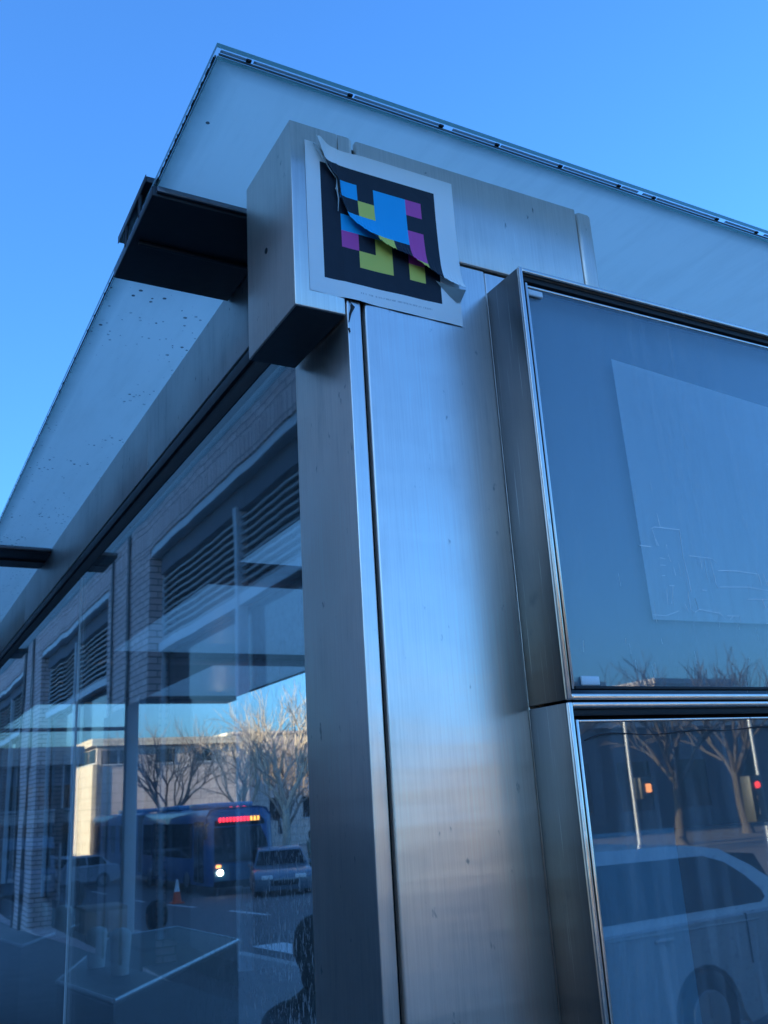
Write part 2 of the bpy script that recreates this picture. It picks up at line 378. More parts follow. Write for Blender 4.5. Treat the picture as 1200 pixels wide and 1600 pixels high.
# ------------------------------------------------------------------ ground
def gz(y):
    if y < 5: return 0.0
    if y < 34: return -.034*(y-5)
    return -.986 - .010*(min(y, 120)-34)
def sheet(name, x0, x1, ys, dz, mat, kind='structure', nx=1):
    bm = bmesh.new(); rows = []
    for y in ys: rows.append([bm.verts.new((x0+(x1-x0)*i/nx, y, gz(y)+dz)) for i in range(nx+1)])
    for a, b in zip(rows, rows[1:]):
        for i in range(nx): bm.faces.new((a[i], a[i+1], b[i+1], b[i]))
    o = link_mesh(name, bm, mat); o['kind'] = kind; return o
sheet('ground', -400, 400, [-400, -60, 4, 5, 12, 20, 28, 34, 60, 120, 700], -.14, 'asphalt')
YS = [-4.0, 4, 5, 8, 12.6]
def slab(name, x0, x1, ys, mat, h=.14):
    bm = bmesh.new(); t = []; b = []
    for y in ys:
        t.append([bm.verts.new((x0, y, gz(y))), bm.verts.new((x1, y, gz(y)))])
        b.append([bm.verts.new((x0, y, gz(y)-h-.01)), bm.verts.new((x1, y, gz(y)-h-.01))])
    for i in range(len(ys)-1):
        bm.faces.new((t[i][0], t[i][1], t[i+1][1], t[i+1][0]))
        bm.faces.new((b[i][0], t[i][0], t[i+1][0], b[i+1][0])); bm.faces.new((t[i][1], b[i][1], b[i+1][1], t[i+1][1]))
    bm.faces.new((b[0][0], b[0][1], t[0][1], t[0][0])); bm.faces.new((t[-1][0], t[-1][1], b[-1][1], b[-1][0]))
    return struct(link_mesh(name, bm, mat))
slab('pavement', -3.0, 4.6, [-3.9, 4, 5, 8, 12, 16, 22, 28, 34, 48, 62], 'concrete')
slab('kerb', 4.605, 4.78, [-4.07, 4, 5, 8, 12, 16, 22, 28, 34, 48, 62], 'kerb')
slab('kerb', -3.0, 4.6, [-4.07, -3.905], 'kerb')
slab('pavement', 16.5, 60, [20, 28, 34, 48, 62, 120], 'concrete')
for k in range(9):
    y = 16+k*6
    sheet('lane_marking', 8.4, 8.55, [y, y+3], -.134, 'whiteline')
for k in range(7):
    sheet('lane_marking', 5.6+k*1.3, 6.2+k*1.3, [13.0, 15.6], -.134, 'whiteline')
for k in range(8):
    sheet('lane_marking', -14+k*6, -11+k*6, [-8.2, -8.05], -.134, 'whiteline')
sheet('lane_marking', 4.9, 40, [-11.7, -11.5], -.134, 'whiteline')

# ------------------------------------------------------------------ shelter
ZC = 3.197
SH = thing('bus_shelter', 'brushed steel bus shelter with frosted glass canopy and tall glass side wall', 'bus shelter', (0, 0, 0))
def P(name, lo, hi, mat, bev=.004, seg=3, par=None): return box(name, lo, hi, mat, par or SH, bev, seg)
# corner post: narrow front strip and deep left return
P('corner_post', (0, 0, 0), (.031, .262, ZC-.004), 'steel', .003)
P('joint_backing', (.033, .02, 0), (.346, .03, ZC-.012), 'gasket', 0)
P('front_panel', (.0405, 0, 0), (.3465, .018, 2.951), 'steel', .0045)
P('front_panel', (.3495, .004, 0), (.69, .018, 2.951), 'steel', .003)
P('header_panel', (.0405, 0, 2.957), (.6385, .016, ZC-.003), 'steel_header', .0035)
P('header_panel', (.644, 0, 2.957), (.690, .35, ZC-.003), 'steel_header', .012, 4)
P('joint_backing', (.35, .019, 2.94), (.645, .03, ZC-.012), 'gasket', 0)
# end cap box sticking out to the left
cap = P('end_cap', (-.112, -.0015, 2.766), (-.0035, .252, ZC-.002), 'steel_box', .003)
P('shade_plate', (-.1085, .0015, 2.7650), (-.0055, .249, 2.7655), 'bronze', 0, 1, cap)  # plate added under the cap; its dark colour stands in for underside shade
bm = bmesh.new()
for k in range(1):
    tube(bm, [(-.1135, .138, 2.967), (-.109, .138, 2.967)], [.0065, .0065], 14)
link_mesh('screw_hole', bm, 'gasket', cap)
P('end_cap_strip', (-.0025, -.001, 2.98), (.0245, .001, ZC-.003), 'steel_box', .0004, 1)
# fascia beam along the left side
for a, b in ((.262, 1.523), (1.526, 4.3), (4.303, 7.9), (7.903, 16.0)):
    P('fascia', (-.0005, a, 2.962), (.05, b, ZC-.002), 'fascia', .002)
P('glazing_channel', (.004, .262, 2.924), (.045, 16.0, 2.961), 'bronze', .002)
P('gasket_strip', (.012, .262, 2.866), (.040, 16.0, 2.923), 'gasket', .001)
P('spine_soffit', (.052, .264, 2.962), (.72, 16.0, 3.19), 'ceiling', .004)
# left glass wall panes
for a, b in ((.2635, 2.690), (2.698, 5.65), (5.658, 8.6), (8.608, 12.0), (12.008, 15.9)):
    pn = P('glass_pane', (.014, a, .12), (.024, b, 2.90), 'glass_wall', 0)
for y in (2.694, 5.654, 8.604):
    bm = bmesh.new(); bbox(bm, (.0155, y-.0022, .12), (.0225, y+.0022, 2.868)); link_mesh('silicone_joint', bm, 'gasket', SH)
    bm = bmesh.new(); bbox(bm, (.0125, y-.0058, .12), (.0225, y-.0032, 2.868)); link_mesh('pane_edge', bm, 'spacer', SH)
P('bottom_rail', (.0, .264, .02), (.05, 16.0, .12), 'steel_dark', .003)
P('end_wall_rail', (.06, 9.50, 2.78), (1.83, 9.56, 2.82), 'trim', .004)
P('support_column', (1.84, 9.42, 0), (1.97, 9.55, 3.16), 'post_pale', .006)
# brackets (flat outriggers) under and over the glass
BR = [(.318, .690), (3.43, 3.78), (6.55, 6.92), (9.7, 10.07)]
for i, (a, b) in enumerate(BR):
    br = P('bracket', (-.309, a, ZC-.030), (-.002, b, ZC-.003), 'bronze', .003)
    if i < 2:
        P('flange', (-.300, a-.010, ZC-.022), (-.004, a-.002, ZC-.008), 'trim', .002, 2, br)
        P('rib', (-.292, (a+b)/2-.006, ZC-.040), (-.006, (a+b)/2+.006, ZC-.031), 'bronze', .002, 2, br)
    tp = P('clamp_plate', (-.306, a+.067, ZC+.053), (-.05, b-.035, ZC+.069), 'bronze', .002)
    P('clamp_rim', (-.3085, a+.065, ZC+.051), (-.3065, b-.033, ZC+.071), 'bronze', .0008, 2, tp)
    for yy in (a+.12, b-.12):
        bm = bmesh.new(); tube(bm, [(-.306, yy, ZC-.01), (-.307, yy, ZC+.02), (-.305, yy, ZC+.05)], [.005]*3, 8)
        link_mesh('clamp_bolt', bm, 'bronze', tp, True)
    if i: P('crossbeam', (.725, a, ZC-.06), (3.25, b, ZC-.004), 'bronze', .004)
# canopy panes: frosted below, clear above
def pane(x0, x1, y0, y1):
    bm = bmesh.new()
    bbox(bm, (x0+.0048, y0, ZC), (x1, y1, ZC+.010))
    for f in bm.faces:
        f.material_index = 0 if f.normal.z < -.5 else (1 if f.normal.z > .5 else 2)
    bm.normal_update()
    for f in bm.faces: f.material_index = 0 if f.normal.z < -.5 else (1 if f.normal.z > .5 else 2)
    p = link_mesh('canopy_pane', bm, None, SH, mats=['frost', 'pane_clear', 'pane_edge'])
    bm = bmesh.new(); bbox(bm, (x0, y0-.0 if y0 > 0 else y0-.014, ZC+.015), (x1, y1, ZC+.026))
    bm.normal_update()
    for f in bm.faces: f.material_index = 0 if abs(f.normal.z) > .5 else 1
    link_mesh('top_pane', bm, None, p, mats=['pane_clear', 'pane_edge'])
segs = [(-.090, .498), (.502, 3.60), (3.604, 6.73), (6.734, 9.86)]
for a, b in segs:
    pane(-.300, 3.30, a, b)
pane(-.300, .74, 9.864, 13.0); pane(-.300, .74, 13.004, 16.0)
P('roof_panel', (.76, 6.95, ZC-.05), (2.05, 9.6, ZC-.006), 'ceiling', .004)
P('canopy_edge_trim', (3.22, .4, ZC-.022), (3.245, 9.2, ZC-.004), 'gasket', .002)
# white interlayer dashes and black spots along both edges of the laminated glass
x = -.292; rnd = random.Random(3)
while x < 2.6:
    L = rnd.choice([.03, .05, .11, .16, .2]); 
    P('edge_spacer', (x, -.1025, ZC+.0121), (min(x+L, 2.6), -.0965, ZC+.0138), 'interlayer', 0); x += L
    if rnd.random() < .8: P('edge_spot', (x+.001, -.1025, ZC+.0105), (x+.011, -.096, ZC+.0145), 'blackdot', 0)
    x += .016 if rnd.random() < .7 else .035
P('edge_seal', (-.2985, -.085, ZC+.0103), (-.2955, 16.0, ZC+.0147), 'seal', 0)
P('edge_seal', (-.293, -.0925, ZC+.0103), (3.28, -.0905, ZC+.0147), 'seal', 0)
y = -.08
while y < 3.2:
    L = rnd.choice([.006, .01, .018])
    P('edge_spot', (-.2996, y, ZC+.0106), (-.2987, y+L, ZC+.0146), 'blackdot', 0)
    y += L + rnd.choice([.008, .014, .02, .03]) * (1 if y < .35 else 6)

# ------------------------------------------------------------------ sticker
GX0, GZ1, CS = -.047, 3.1125, .039           # black square: 7 x 7 cells
def code_material():
    g = G('printed_colour_code'); ps = g.node('ShaderNodeSeparateXYZ'); g.link(g.obj(), ps.inputs[0])
    u = g.math('MULTIPLY', g.math('SUBTRACT', ps.outputs[0], GX0), 1/CS)
    v = g.math('MULTIPLY', g.math('SUBTRACT', GZ1, ps.outputs[2]), 1/.0388)
    def rect(a, b, c, d):
        k = g.math('MULTIPLY', g.math('GREATER_THAN', u, a), g.math('LESS_THAN', u, b))
        k2 = g.math('MULTIPLY', g.math('GREATER_THAN', v, c), g.math('LESS_THAN', v, d))
        return g.math('MULTIPLY', k, k2)
    white = 0
    c = g.mix(g.noise(7, 4), (.90, .88, .86), (.95, .93, .91))
    # faint small print along the bottom margin
    tx = g.noise(1, 1, .5, g.mapping((420, 1, 60)))
    line = g.math('MULTIPLY', rect(2.0, 6.9, 7.42, 7.52), g.math('GREATER_THAN', tx, .47))
    line2 = g.math('MULTIPLY', line, g.math('GREATER_THAN', g.noise(1, 0, .5, g.mapping((26, 1, 1))), .40))
    c = g.mix(g.math('MULTIPLY', line2, .45), c, (.25, .26, .30))
    blk = g.mix(g.noise(5, 4), (.002, .006, .016), (.004, .009, .022))
    c = g.mix(rect(0, 7, 0, 7), c, blk)
    cy, ye, mg = (.0, .42, .80), (.78, .68, .12), (.68, .08, .36)
    for col, r in ((cy, (1, 2, 1, 2)), (cy, (3, 5, 1, 4)), (mg, (5, 6, 1, 2)), (ye, (2, 3, 2, 3)), (cy, (1, 3, 3, 4)),
                   (mg, (5, 6, 3, 5)), (mg, (1, 2, 4, 5)), (ye, (3, 4, 4, 5)), (ye, (2, 4, 5, 6)), (ye, (5, 6, 5, 6))):
        c = g.mix(rect(r[0]+.07, r[1]+.07, r[2]-.05, r[3]-.05), c, col)
    scr = g.ramp(g.noise(1, 5, .75, g.mapping((150, 1, 60))), [(.68, 0.), (.75, 1.)])
    c = g.mix(g.math('MULTIPLY', scr, .25), c, (.35, .36, .38))
    return g.done(g.bsdf(c, g.math('ADD', .55, g.math('MULTIPLY', g.noise(30, 3), .15)), 0, g.bump(g.noise(22, 4, .6, dist=.6), .35, .004)))
M['code'] = code_material()
ST = thing('code_sticker', 'torn white sticker with black square of cyan, magenta and yellow blocks on steel corner', 'sticker')
# tear line, as (x, z) along the sheet from top-left to the right edge
TEAR = [(-.061, 3.162), (-.050, 3.132), (-.040, 3.112), (-.012, 3.078), (-.010, 3.055), (-.006, 3.030), (.000, 3.012), (.010, 2.990), (.022, 2.979),
        (.042, 2.968), (.066, 2.955), (.090, 2.942), (.118, 2.934), (.146, 2.930), (.178, 2.917), (.212, 2.903), (.245, 2.894), (.276, 2.888)]
XL, XR, ZT, ZB = -.080, .2745, 3.155, 2.801
def tear_z(x):
    if x <= TEAR[0][0]: return 9
    for (a, za), (b, zb) in zip(TEAR, TEAR[1:]):
        if a <= x <= b: return za + (zb-za)*(x-a)/(b-a)
    return TEAR[-1][1]
def sheet_solid(name, fn, nu, nv, par, th=.0006):
    bm = bmesh.new(); g_ = [[bm.verts.new(fn(i/nu, j/nv)) for i in range(nu+1)] for j in range(nv+1)]
    fs = [bm.faces.new((g_[j][i], g_[j][i+1], g_[j+1][i+1], g_[j+1][i])) for j in range(nv) for i in range(nu)]
    bm.normal_update()
    ex = bmesh.ops.solidify(bm, geom=fs, thickness=th)
    return link_mesh(name, bm, 'code', par, False)
rr = random.Random(5)
def low_fn(u, v):
    x = XL+(XR-XL)*u
    top = min(ZT-.001*u, tear_z(x)+.020)
    z = ZB + (top-ZB)*v + .004*(1-u)*(1-v) - .003*u*(1-v)
    y = -.0022 - .0006*math.sin(x*60) - .0012*math.exp(-((x+.002)/.01)**2)
    # bottom edge lifts a little by the joint
    y -= .003*math.exp(-((x-.02)/.025)**2)*max(0, 1-v*6)
    return (x, y, z)
sheet_solid('lower_sheet', low_fn, 60, 30, ST)
def up_fn(u, v):        # the loose upper piece: v=0 on the tear, 1 on the top edge
    x = TEAR[0][0] + (XR+.0015-TEAR[0][0])*u
    tz = tear_z(x) if u > 0 else TEAR[0][1]
    tz += .0010*math.sin(x*900)+.0008*math.sin(x*410+1)
    top = ZT+.006*math.exp(-((x+.05)/.02)**2)-.0035*math.sin(max(0, min(1, (x+.05)/.10))*PI)-.002*u
    z = tz + (top-tz)*v
    d = z - tz                                   # distance above the tear
    lift = .0045 + .016*math.exp(-d/.022)*(.35+.65*math.sin(min(1, max(0, (x+.02)/.29))*PI)**.8) + .006*math.exp(-d/.015)*math.exp(-((x-.285)/.03)**2)
    lift += .010*math.exp(-((x+.055)/.016)**2)
    lift *= (1-.55*max(0, min(1, (d-.05)/.1)))
    xx = x + .004*math.exp(-d/.012)*max(0, (x-.2)/.07)
    return (xx, -.0030-lift, z-.004*math.exp(-d/.01))
sheet_solid('torn_flap', up_fn, 90, 40, ST, .0007)
# white underside curl at the right end of the tear and shreds of film along the left
bm = bmesh.new()
pts = [(.212, -.006, 2.892), (.240, -.010, 2.884), (.262, -.016, 2.878), (.281, -.016, 2.880)]
low = [(.228, -.003, 2.880), (.248, -.003, 2.862), (.263, -.004, 2.852), (.273, -.004, 2.856)]
A = [bm.verts.new(p) for p in pts]; B = [bm.verts.new(p) for p in low]
fs = [bm.faces.new((A[i], A[i+1], B[i+1], B[i])) for i in range(3)]
bmesh.ops.solidify(bm, geom=fs, thickness=.0005)
link_mesh('curled_backing', bm, 'cup', ST, True)
bm = bmesh.new()
tube(bm, [(-.062, -.006, 3.150), (-.046, -.012, 3.118), (-.026, -.010, 3.090), (-.013, -.009, 3.076)], [.0009, .0011, .0011, .0006], 5)
tube(bm, [(-.013, -.008, 3.076), (-.014, -.010, 3.050), (-.011, -.009, 3.026), (-.012, -.006, 3.000)], [.0010, .0022, .0014, .0006], 5)
tube(bm, [(-.017, -.008, 3.052), (-.014, -.010, 3.049), (-.012, -.009, 3.047)], [.001, .003, .001], 6)
link_mesh('film_shred', bm, 'cup', ST, True)
bm = bmesh.new()
tube(bm, [(.006, -.0016, 2.800), (.012, -.0035, 2.786), (.006, -.0025, 2.772), (.002, -.0015, 2.752)], [.002, .004, .0025, .001], 6)
tube(bm, [(.001, -.0015, 2.738), (.003, -.0020, 2.730)], [.0022, .0015], 6)
link_mesh('sealant_blob', bm, 'gasket', SH, True)

# ------------------------------------------------------------------ poster cases
YF = -.120
cpos = Vector((-.759, -1.45, 1.85)); FP = 1450.53
def onplane(px, py, yv):
    d = rt2*((px-600)/FP) + up2*(-(py-800)/FP) + fw
    t = (yv-cpos.y)/d.y; return cpos + d*t
def poster_case(x0, x1, z0, z1, label, gm, upper):
    t = thing('poster_case', label, 'display case', ((x0+x1)/2, -.06, z0), 0, 'steel poster cases on the shelter front')
    K = lambda n, lo, hi, m, bev=.002, seg=2, par=None: box(n, lo, hi, m, par or t, bev, seg)
    e = .0012
    # sides
    K('case_side', (x0, YF+.010, z0+e), (x0+.010, .0-.0015, z1-e), 'steel_dark', .001)
    K('case_side', (x1-.010, YF+.010, z0+e), (x1, -.0015, z1-e), 'steel_dark', .001)
    K('case_top', (x0+.0102, YF+.010, z1-.012), (x1-.0102, -.0015, z1-e), 'steel_dark', .001)
    K('case_bottom', (x0+.0102, YF+.010, z0+e), (x1-.0102, -.0015, z0+.012), 'steel_dark', .001)
    # front lip
    K('front_lip', (x0-.0008, YF, z0), (x0+.0095, YF+.0095, z1), 'steel_frame', .003, 3)
    K('front_lip', (x1-.0095, YF, z0), (x1, YF+.0095, z1), 'steel_frame', .003, 3)
    K('front_lip', (x0+.0098, YF+.0006, z1-.0105), (x1-.0098, YF+.0095, z1-.0003), 'steel_frame', .0028, 3)
    K('front_lip', (x0+.0098, YF+.0006, z0+.0003), (x1-.0098, YF+.0095, z0+(.012 if upper else .02)), 'steel_frame', .0028, 3)
    # dark reveal then inner bead
    K('reveal', (x0+.0102, YF+.012, z0+.013), (x0+.0145, YF+.05, z1-.013), 'gasket', .0005)
    K('reveal', (x0+.0102, YF+.012, z1-.024), (x1-.0102, YF+.05, z1-.0125), 'gasket', .0005)
    b0, bt, bb = x0+.0165, z1-.031, z0+.020
    K('inner_bead', (b0, YF+.006, bb), (b0+.0065, YF+.022, bt), 'steel_frame', .0015, 2)
    K('inner_bead', (b0+.007, YF+.014, bt-.0045), (x1-.017, YF+.022, bt), 'steel_frame', .001, 2)
    K('inner_bead', (b0+.007, YF+.004, bb), (x1-.017, YF+.022, bb+.006), 'gasket', .001, 2)
    K('glass_pane', (b0+.008, YF+.016, bb+.0065), (x1-.018, YF+.020, bt-.005), gm, 0)
    return t, K, (b0+.008, bb+.0065, bt-.005)
t1, K1, in1 = poster_case(.3455, 1.72, 2.0025, 2.895, 'upper poster case with pale sheet, white corner clips and scratched clear glass', 'glass_case', True)
K1('backing_board', (.357, YF+.050, 2.016), (1.708, YF+.054, 2.882), 'backing', 0)
bm = bmesh.new()
q_ = [onplane(*p, YF+.038) for p in ((953, 562), (1520, 735), (1560, 990), (1020, 968))]
q = [(p.x, p.z) for p in q_]
a = [bm.verts.new((x, YF+.038-(.004 if i in (0,) else 0), z)) for i, (x, z) in enumerate(q)]
fs = [bm.faces.new(a)]; bmesh.ops.solidify(bm, geom=fs, thickness=.0006)
link_mesh('poster_sheet', bm, 'paper', t1)
K1('corner_clip', (.366, YF+.0095, 2.838), (.410, YF+.0155, 2.853), 'clip', .003, 3)
K1('corner_clip', (.390, YF+.0095, 2.0295), (.434, YF+.0155, 2.0475), 'clip', .003, 3)
t2, K2, in2 = poster_case(.3455, 1.72, .80, 1.9995, 'lower poster case with blue sheet and dark interior reflecting a parked car', 'glass_lower', False)
K2('backing_board', (.357, YF+.060, .814), (1.708, YF+.064, 1.986), 'backing_dark', 0)
bm = bmesh.new()
a = [bm.verts.new(p) for p in ((.360, YF+.034, 1.77), (.592, YF+.036, 1.77), (.597, YF+.036, .83), (.360, YF+.034, .83))]
bmesh.ops.solidify(bm, geom=[bm.faces.new(a)], thickness=.0006); link_mesh('poster_sheet', bm, 'paper_blue', t2)
bm = bmesh.new()
a = [bm.verts.new(p) for p in ((.360, YF+.040, 1.97), (1.69, YF+.040, 1.97), (1.69, YF+.040, 1.768), (.360, YF+.040, 1.768))]
bmesh.ops.solidify(bm, geom=[bm.faces.new(a)], thickness=.0006); link_mesh('poster_sheet', bm, 'paper_blue', t2)
bm = bmesh.new(); tube(bm, [(.3465, YF-.0008, 1.425), (.349, YF-.0012, 1.412), (.3462, YF-.0008, 1.398), (.3472, YF, 1.385)], [.001, .0032, .0026, .001], 6)
link_mesh('chipped_edge', bm, 'gasket', t2, True)
# smeared sealant under the top of the lower pane
bm = bmesh.new(); pts = []; 
for k in range(40):
    x = .385+k*.034; pts.append((x, YF+.0152, 1.944+.003*math.sin(x*9)+.002*math.sin(x*31)-(.010*math.exp(-(x-.385)/.02))))
tube(bm, pts, [.0013+.0007*math.sin(k) for k in range(40)], 5); link_mesh('sealant_bead', bm, 'gasket', t2, True)
# skyline scratched in the glass: fine ploughed lines, one mesh
SCR = [[(1026, 802), (1031, 823)], [(1018, 826), (1022, 823), (1062, 828)], [(1020, 828), (1026, 852)], [(1062, 828), (1068, 870), (1076, 905), (1080, 925)],
       [(999, 852), (1018, 854)], [(1024, 842), (1030, 854)], [(1031, 871), (1040, 873)], [(1032, 882), (1040, 883)], [(1034, 899), (1039, 900)], [(1052, 886), (1056, 900)],
       [(1052, 916), (1051, 940), (1048, 944)], [(1046, 915), (1053, 915)], [(1076, 925), (1075, 932), (1080, 952), (1085, 957)], [(1070, 943), (1076, 955)], [(1085, 957), (1092, 952), (1086, 935)],
       [(1077, 868), (1112, 873), (1120, 880)], [(1094, 872), (1097, 888)], [(1100, 873), (1106, 905)], [(1110, 875), (1118, 912), (1122, 920)], [(1122, 892), (1150, 892), (1184, 897)], [(1124, 917), (1170, 918), (1200, 922)],
       [(1097, 922), (1104, 923)], [(1168, 936), (1199, 936)], [(1184, 897), (1190, 915)], [(1192, 896), (1199, 915)], [(1190, 936), (1196, 950)], [(1042, 920), (1044, 945)], [(1116, 898), (1118, 910)],
       [(1136, 962), (1155, 963), (1158, 972)], [(1140, 968), (1146, 962)], [(1092, 952), (1125, 958), (1133, 968)], [(1020, 960), (1040, 962), (1060, 955)], [(1044, 866), (1048, 878)], [(1040, 850), (1043, 858)], [(1060, 880), (1064, 900)]]
bm = bmesh.new(); rs = random.Random(11)
for ln in SCR:
    pts = [onplane(p[0]+rs.uniform(-.6, .6), p[1]+rs.uniform(-.6, .6), YF+.0158) for p in ln]
    tube(bm, pts, [.00085*rs.uniform(.6, 1.2) for _ in pts], 3)
o = link_mesh('scratched_drawing', bm, 'scratch', t1); o['kind'] = 'stuff'
bm = bmesh.new()
for k in range(60):
    x = rs.uniform(.40, 1.35); z = rs.uniform(2.06, 2.5) if k % 2 else rs.uniform(2.04, 2.2); L = rs.uniform(.004, .03)
    tube(bm, [(x, YF+.0158, z), (x+rs.uniform(-.003, .003), YF+.0158, z-L)], [.0003, .0003], 3)
o = link_mesh('fine_scratch', bm, 'spacer', t1); o['kind'] = 'stuff'

# ------------------------------------------------------------------ brick building on the left (seen mirrored in the glass wall)
BB = thing('brick_building', 'long pink-brown brick building with louvred windows, mirrored in the shelter glass', 'building', (-3, 20, 0))
XB = -2.965
bays = [(5.75, 13.05), (16.0, 23.4), (26.4, 33.8), (36.8, 44.2), (47.2, 54.6)]
def wallbox(y0, y1, z0, z1, mat='brick', x1=None): return box('wall', (XB-.5, y0, z0), (x1 or XB, y1, z1), mat, BB)
box('wall', (-9, -1.7, -2), (XB-.5, 64, 8.7), 'interior', BB)
ends = [-1.7] + [v for b_ in bays for v in b_] + [64]
for a, b in zip(ends[::2], ends[1::2]):
    wallbox(a, b, -2, 5.93)
wallbox(-1.7, 64, 6.245, 8.7)
box('soldier_course', (XB-.5, -1.7, 5.932), (XB+.006, 64, 6.243), 'soldier', BB)
for z in (7.4, 8.6): box('ledge', (XB, -1.7, z), (XB+.05, 64, z+.12), 'kerb', BB)
box('lower_cladding', (XB-.2, 13.0, -2), (XB+.03, 16.05, 3.55), 'darkwall', BB)
box('lower_cladding', (XB-.2, -1.75, -2), (XB+.03, 5.8, 1.9), 'darkwall', BB)
first = None
for bi, (a, b) in enumerate(bays):
    wallbox(a, b, -2, gz(b)+.06)
    mid = (a+b)/2
    fr = box('window_frame', (XB-.20, a, 5.80), (XB-.02, b, 5.925), 'framewhite', BB)
    box('window_frame', (XB-.30, a, .12), (XB-.24, a+.10, 5.8), 'framewhite', BB); box('window_frame', (XB-.30, b-.10, .12), (XB-.24, b, 5.8), 'framewhite', BB)
    box('transom', (XB-.28, a+.1, 4.26), (XB-.16, b-.1, 4.40), 'framewhite', fr)
    box('mullion', (XB-.29, mid-.05, .12), (XB-.14, mid+.05, 5.55), 'framewhite', fr)
    box('header_board', (XB-.34, a+.1, 5.50), (XB-.18, b-.1, 5.80), 'darkwall', fr)
    box('pane', (XB-.36, a+.1, .12), (XB-.33, b-.1, 4.26), 'window', fr)
    for h0, h1 in ((a+.1, mid-.05), (mid+.05, b-.1)):
        z = 4.44
        while z < 5.46:
            bm = bmesh.new()
            v = [(XB-.30, h0, z+.085), (XB-.21, h0, z), (XB-.205, h0, z+.022), (XB-.295, h0, z+.10)]
            A = [bm.verts.new(p) for p in v]; B = [bm.verts.new((p[0], h1, p[2])) for p in v]
            for k in range(4): bm.faces.new((A[k], B[k], B[(k+1) % 4], A[(k+1) % 4]))
            bm.faces.new(A[::-1]); bm.faces.new(B)
            link_mesh('louvre_slat', bm, 'louvre', BB); z += .105
for a, b in zip(ends[2:-1:2], ends[3:-1:2]):
    for yy in (a+1.1, b-.55):
        bm = bmesh.new(); tube(bm, [(XB+.035, yy, -2), (XB+.035, yy, 8.5)], [.032, .032], 8); link_mesh('downpipe', bm, 'bronze', BB, True)

# ------------------------------------------------------------------ far street buildings
def windows(par, face, fixed, spans, zs, depth=.15, mat='window'):
    for (a, b) in spans:
        for (z0, z1) in zs:
            if face == 'y': o = box('window', (a, fixed-.02, z0), (b, fixed+.1, z1), mat, par)
            else: o = box('window', (fixed-.02, a, z0), (fixed+.1, b, z1), mat, par)
            if face == 'y': box('frame', (a-.08, fixed-.06, z0-.1), (b+.08, fixed-.021, z0), 'framewhite', o)
            else: box('frame', (fixed-.06, a-.08, z0-.1), (fixed-.021, b+.08, z0), 'framewhite', o)
A_ = thing('corner_building', 'flat roofed corner building with a sunlit cream end wall, beyond the bus', 'building', (20, 75, -1.4))
box('wall', (14.6, 71.9, -3), (26.6, 90, 6.9), 'greystone', A_)
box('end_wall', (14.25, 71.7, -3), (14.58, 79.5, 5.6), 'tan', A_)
box('roof', (14.1, 71.4, 6.92), (26.9, 90.2, 7.45), 'tan', A_)
windows(A_, 'x', 14.56, [(72.4, 74.6), (75.0, 77.2), (77.6, 79.2)], [(5.75, 6.75)])
windows(A_, 'y', 71.88, [(14.9, 16.1), (16.3, 17.5), (19, 20.5), (22, 23.5)], [(5.6, 6.6)])
windows(A_, 'y', 71.88, [(15.0, 15.8), (16.2, 17.0), (18, 19), (20, 21), (22, 23), (24, 25)], [(.2, 1.8)], mat='tan')
B_ = thing('rose_stone_building', 'large plain rose-grey stone building behind the bare trees with one sunlit corner', 'building', (40, 84, -1.4))
box('wall', (27.5, 78.7, -3), (58, 100, 8.1), 'rose', B_)
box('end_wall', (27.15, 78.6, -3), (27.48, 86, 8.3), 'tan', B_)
box('roof', (27.6, 78.5, 8.12), (58.2, 100.2, 8.35), 'rose', B_)
windows(B_, 'y', 78.68, [(31+k*3.2, 32.4+k*3.2) for k in range(8)], [(.8, 2.6), (4.2, 6.0)])
C_ = thing('slate_building', 'low dark slate building with glazed bands at the left of the street', 'building', (4, 56, -1.2))
box('wall', (-2.6, 52.2, -3), (9.4, 68, 4.6), 'darkwall', C_)
box('roof', (-2.9, 51.6, 4.62), (9.7, 68.2, 5.55), 'greystone', C_)
windows(C_, 'y', 52.18, [(-2+k*1.9, -.4+k*1.9) for k in range(6)], [(0, 1.6), (2.4, 3.6)])
box('shop_front', (-2.2, 52.0, 1.7), (9.2, 52.15, 2.2), 'greystone', C_)
D_ = thing('distant_block', 'distant pale block at the far end of the street', 'building', (-20, 150, -2))
box('wall', (9, 118, -3), (13.9, 140, 5.2), 'tan', D_); box('roof', (8.8, 117.8, 5.22), (14.0, 140, 5.5), 'greystone', D_)
# behind the camera (mirrored in the steel and in the poster cases)
for k, (x0, x1, yb, h) in enumerate(((-14, -4, -52, 8.0), (6, 14, -46, 7.0), (24, 33, -52, 8.6), (43, 52, -58, 9.6), (62, 72, -62, 10.5))):
    E_ = thing('stone_house', ['pale stone house behind the left end of the road, leftmost of five', 'pale stone house across the road with a low flat roof, nearest of five', 'pale stone house across the road in the middle of five',
                              'pale stone house across the road, fourth from the left', 'tallest pale stone house, rightmost of five across the road'][k], 'house', (x0, yb, 0), 0, 'stone houses behind the camera')
    box('wall', (x0, yb-14, -1), (x1, yb, h), 'tan', E_); box('roof', (x0-.3, yb-14.3, h+.02), (x1+.3, yb+.3, h+.5), 'greystone', E_)
    windows(E_, 'y', yb+.03, [(x0+.8+q*2.6, x0+2.2+q*2.6) for q in range(3)], [(1.0, 2.8), (4.4, 6.2)])
    windows(E_, 'x', x0-.03, [(yb-12+q*3.6, yb-10.4+q*3.6) for q in range(3)], [(1.0, 2.8), (4.4, 6.2)])
H_ = thing('sun_blocker', 'unseen low stone block added left of the crossing to shade the parked car', 'sun blocker', (-14, -9, 0))  # out-of-view block, added only to keep the sun off the mirrored car
box('wall', (-18, -15, -1), (-11, -3.8, 5.6), 'greystone', H_); box('roof', (-18.2, -15.2, 5.62), (-10.8, -3.6, 6.0), 'greystone', H_)
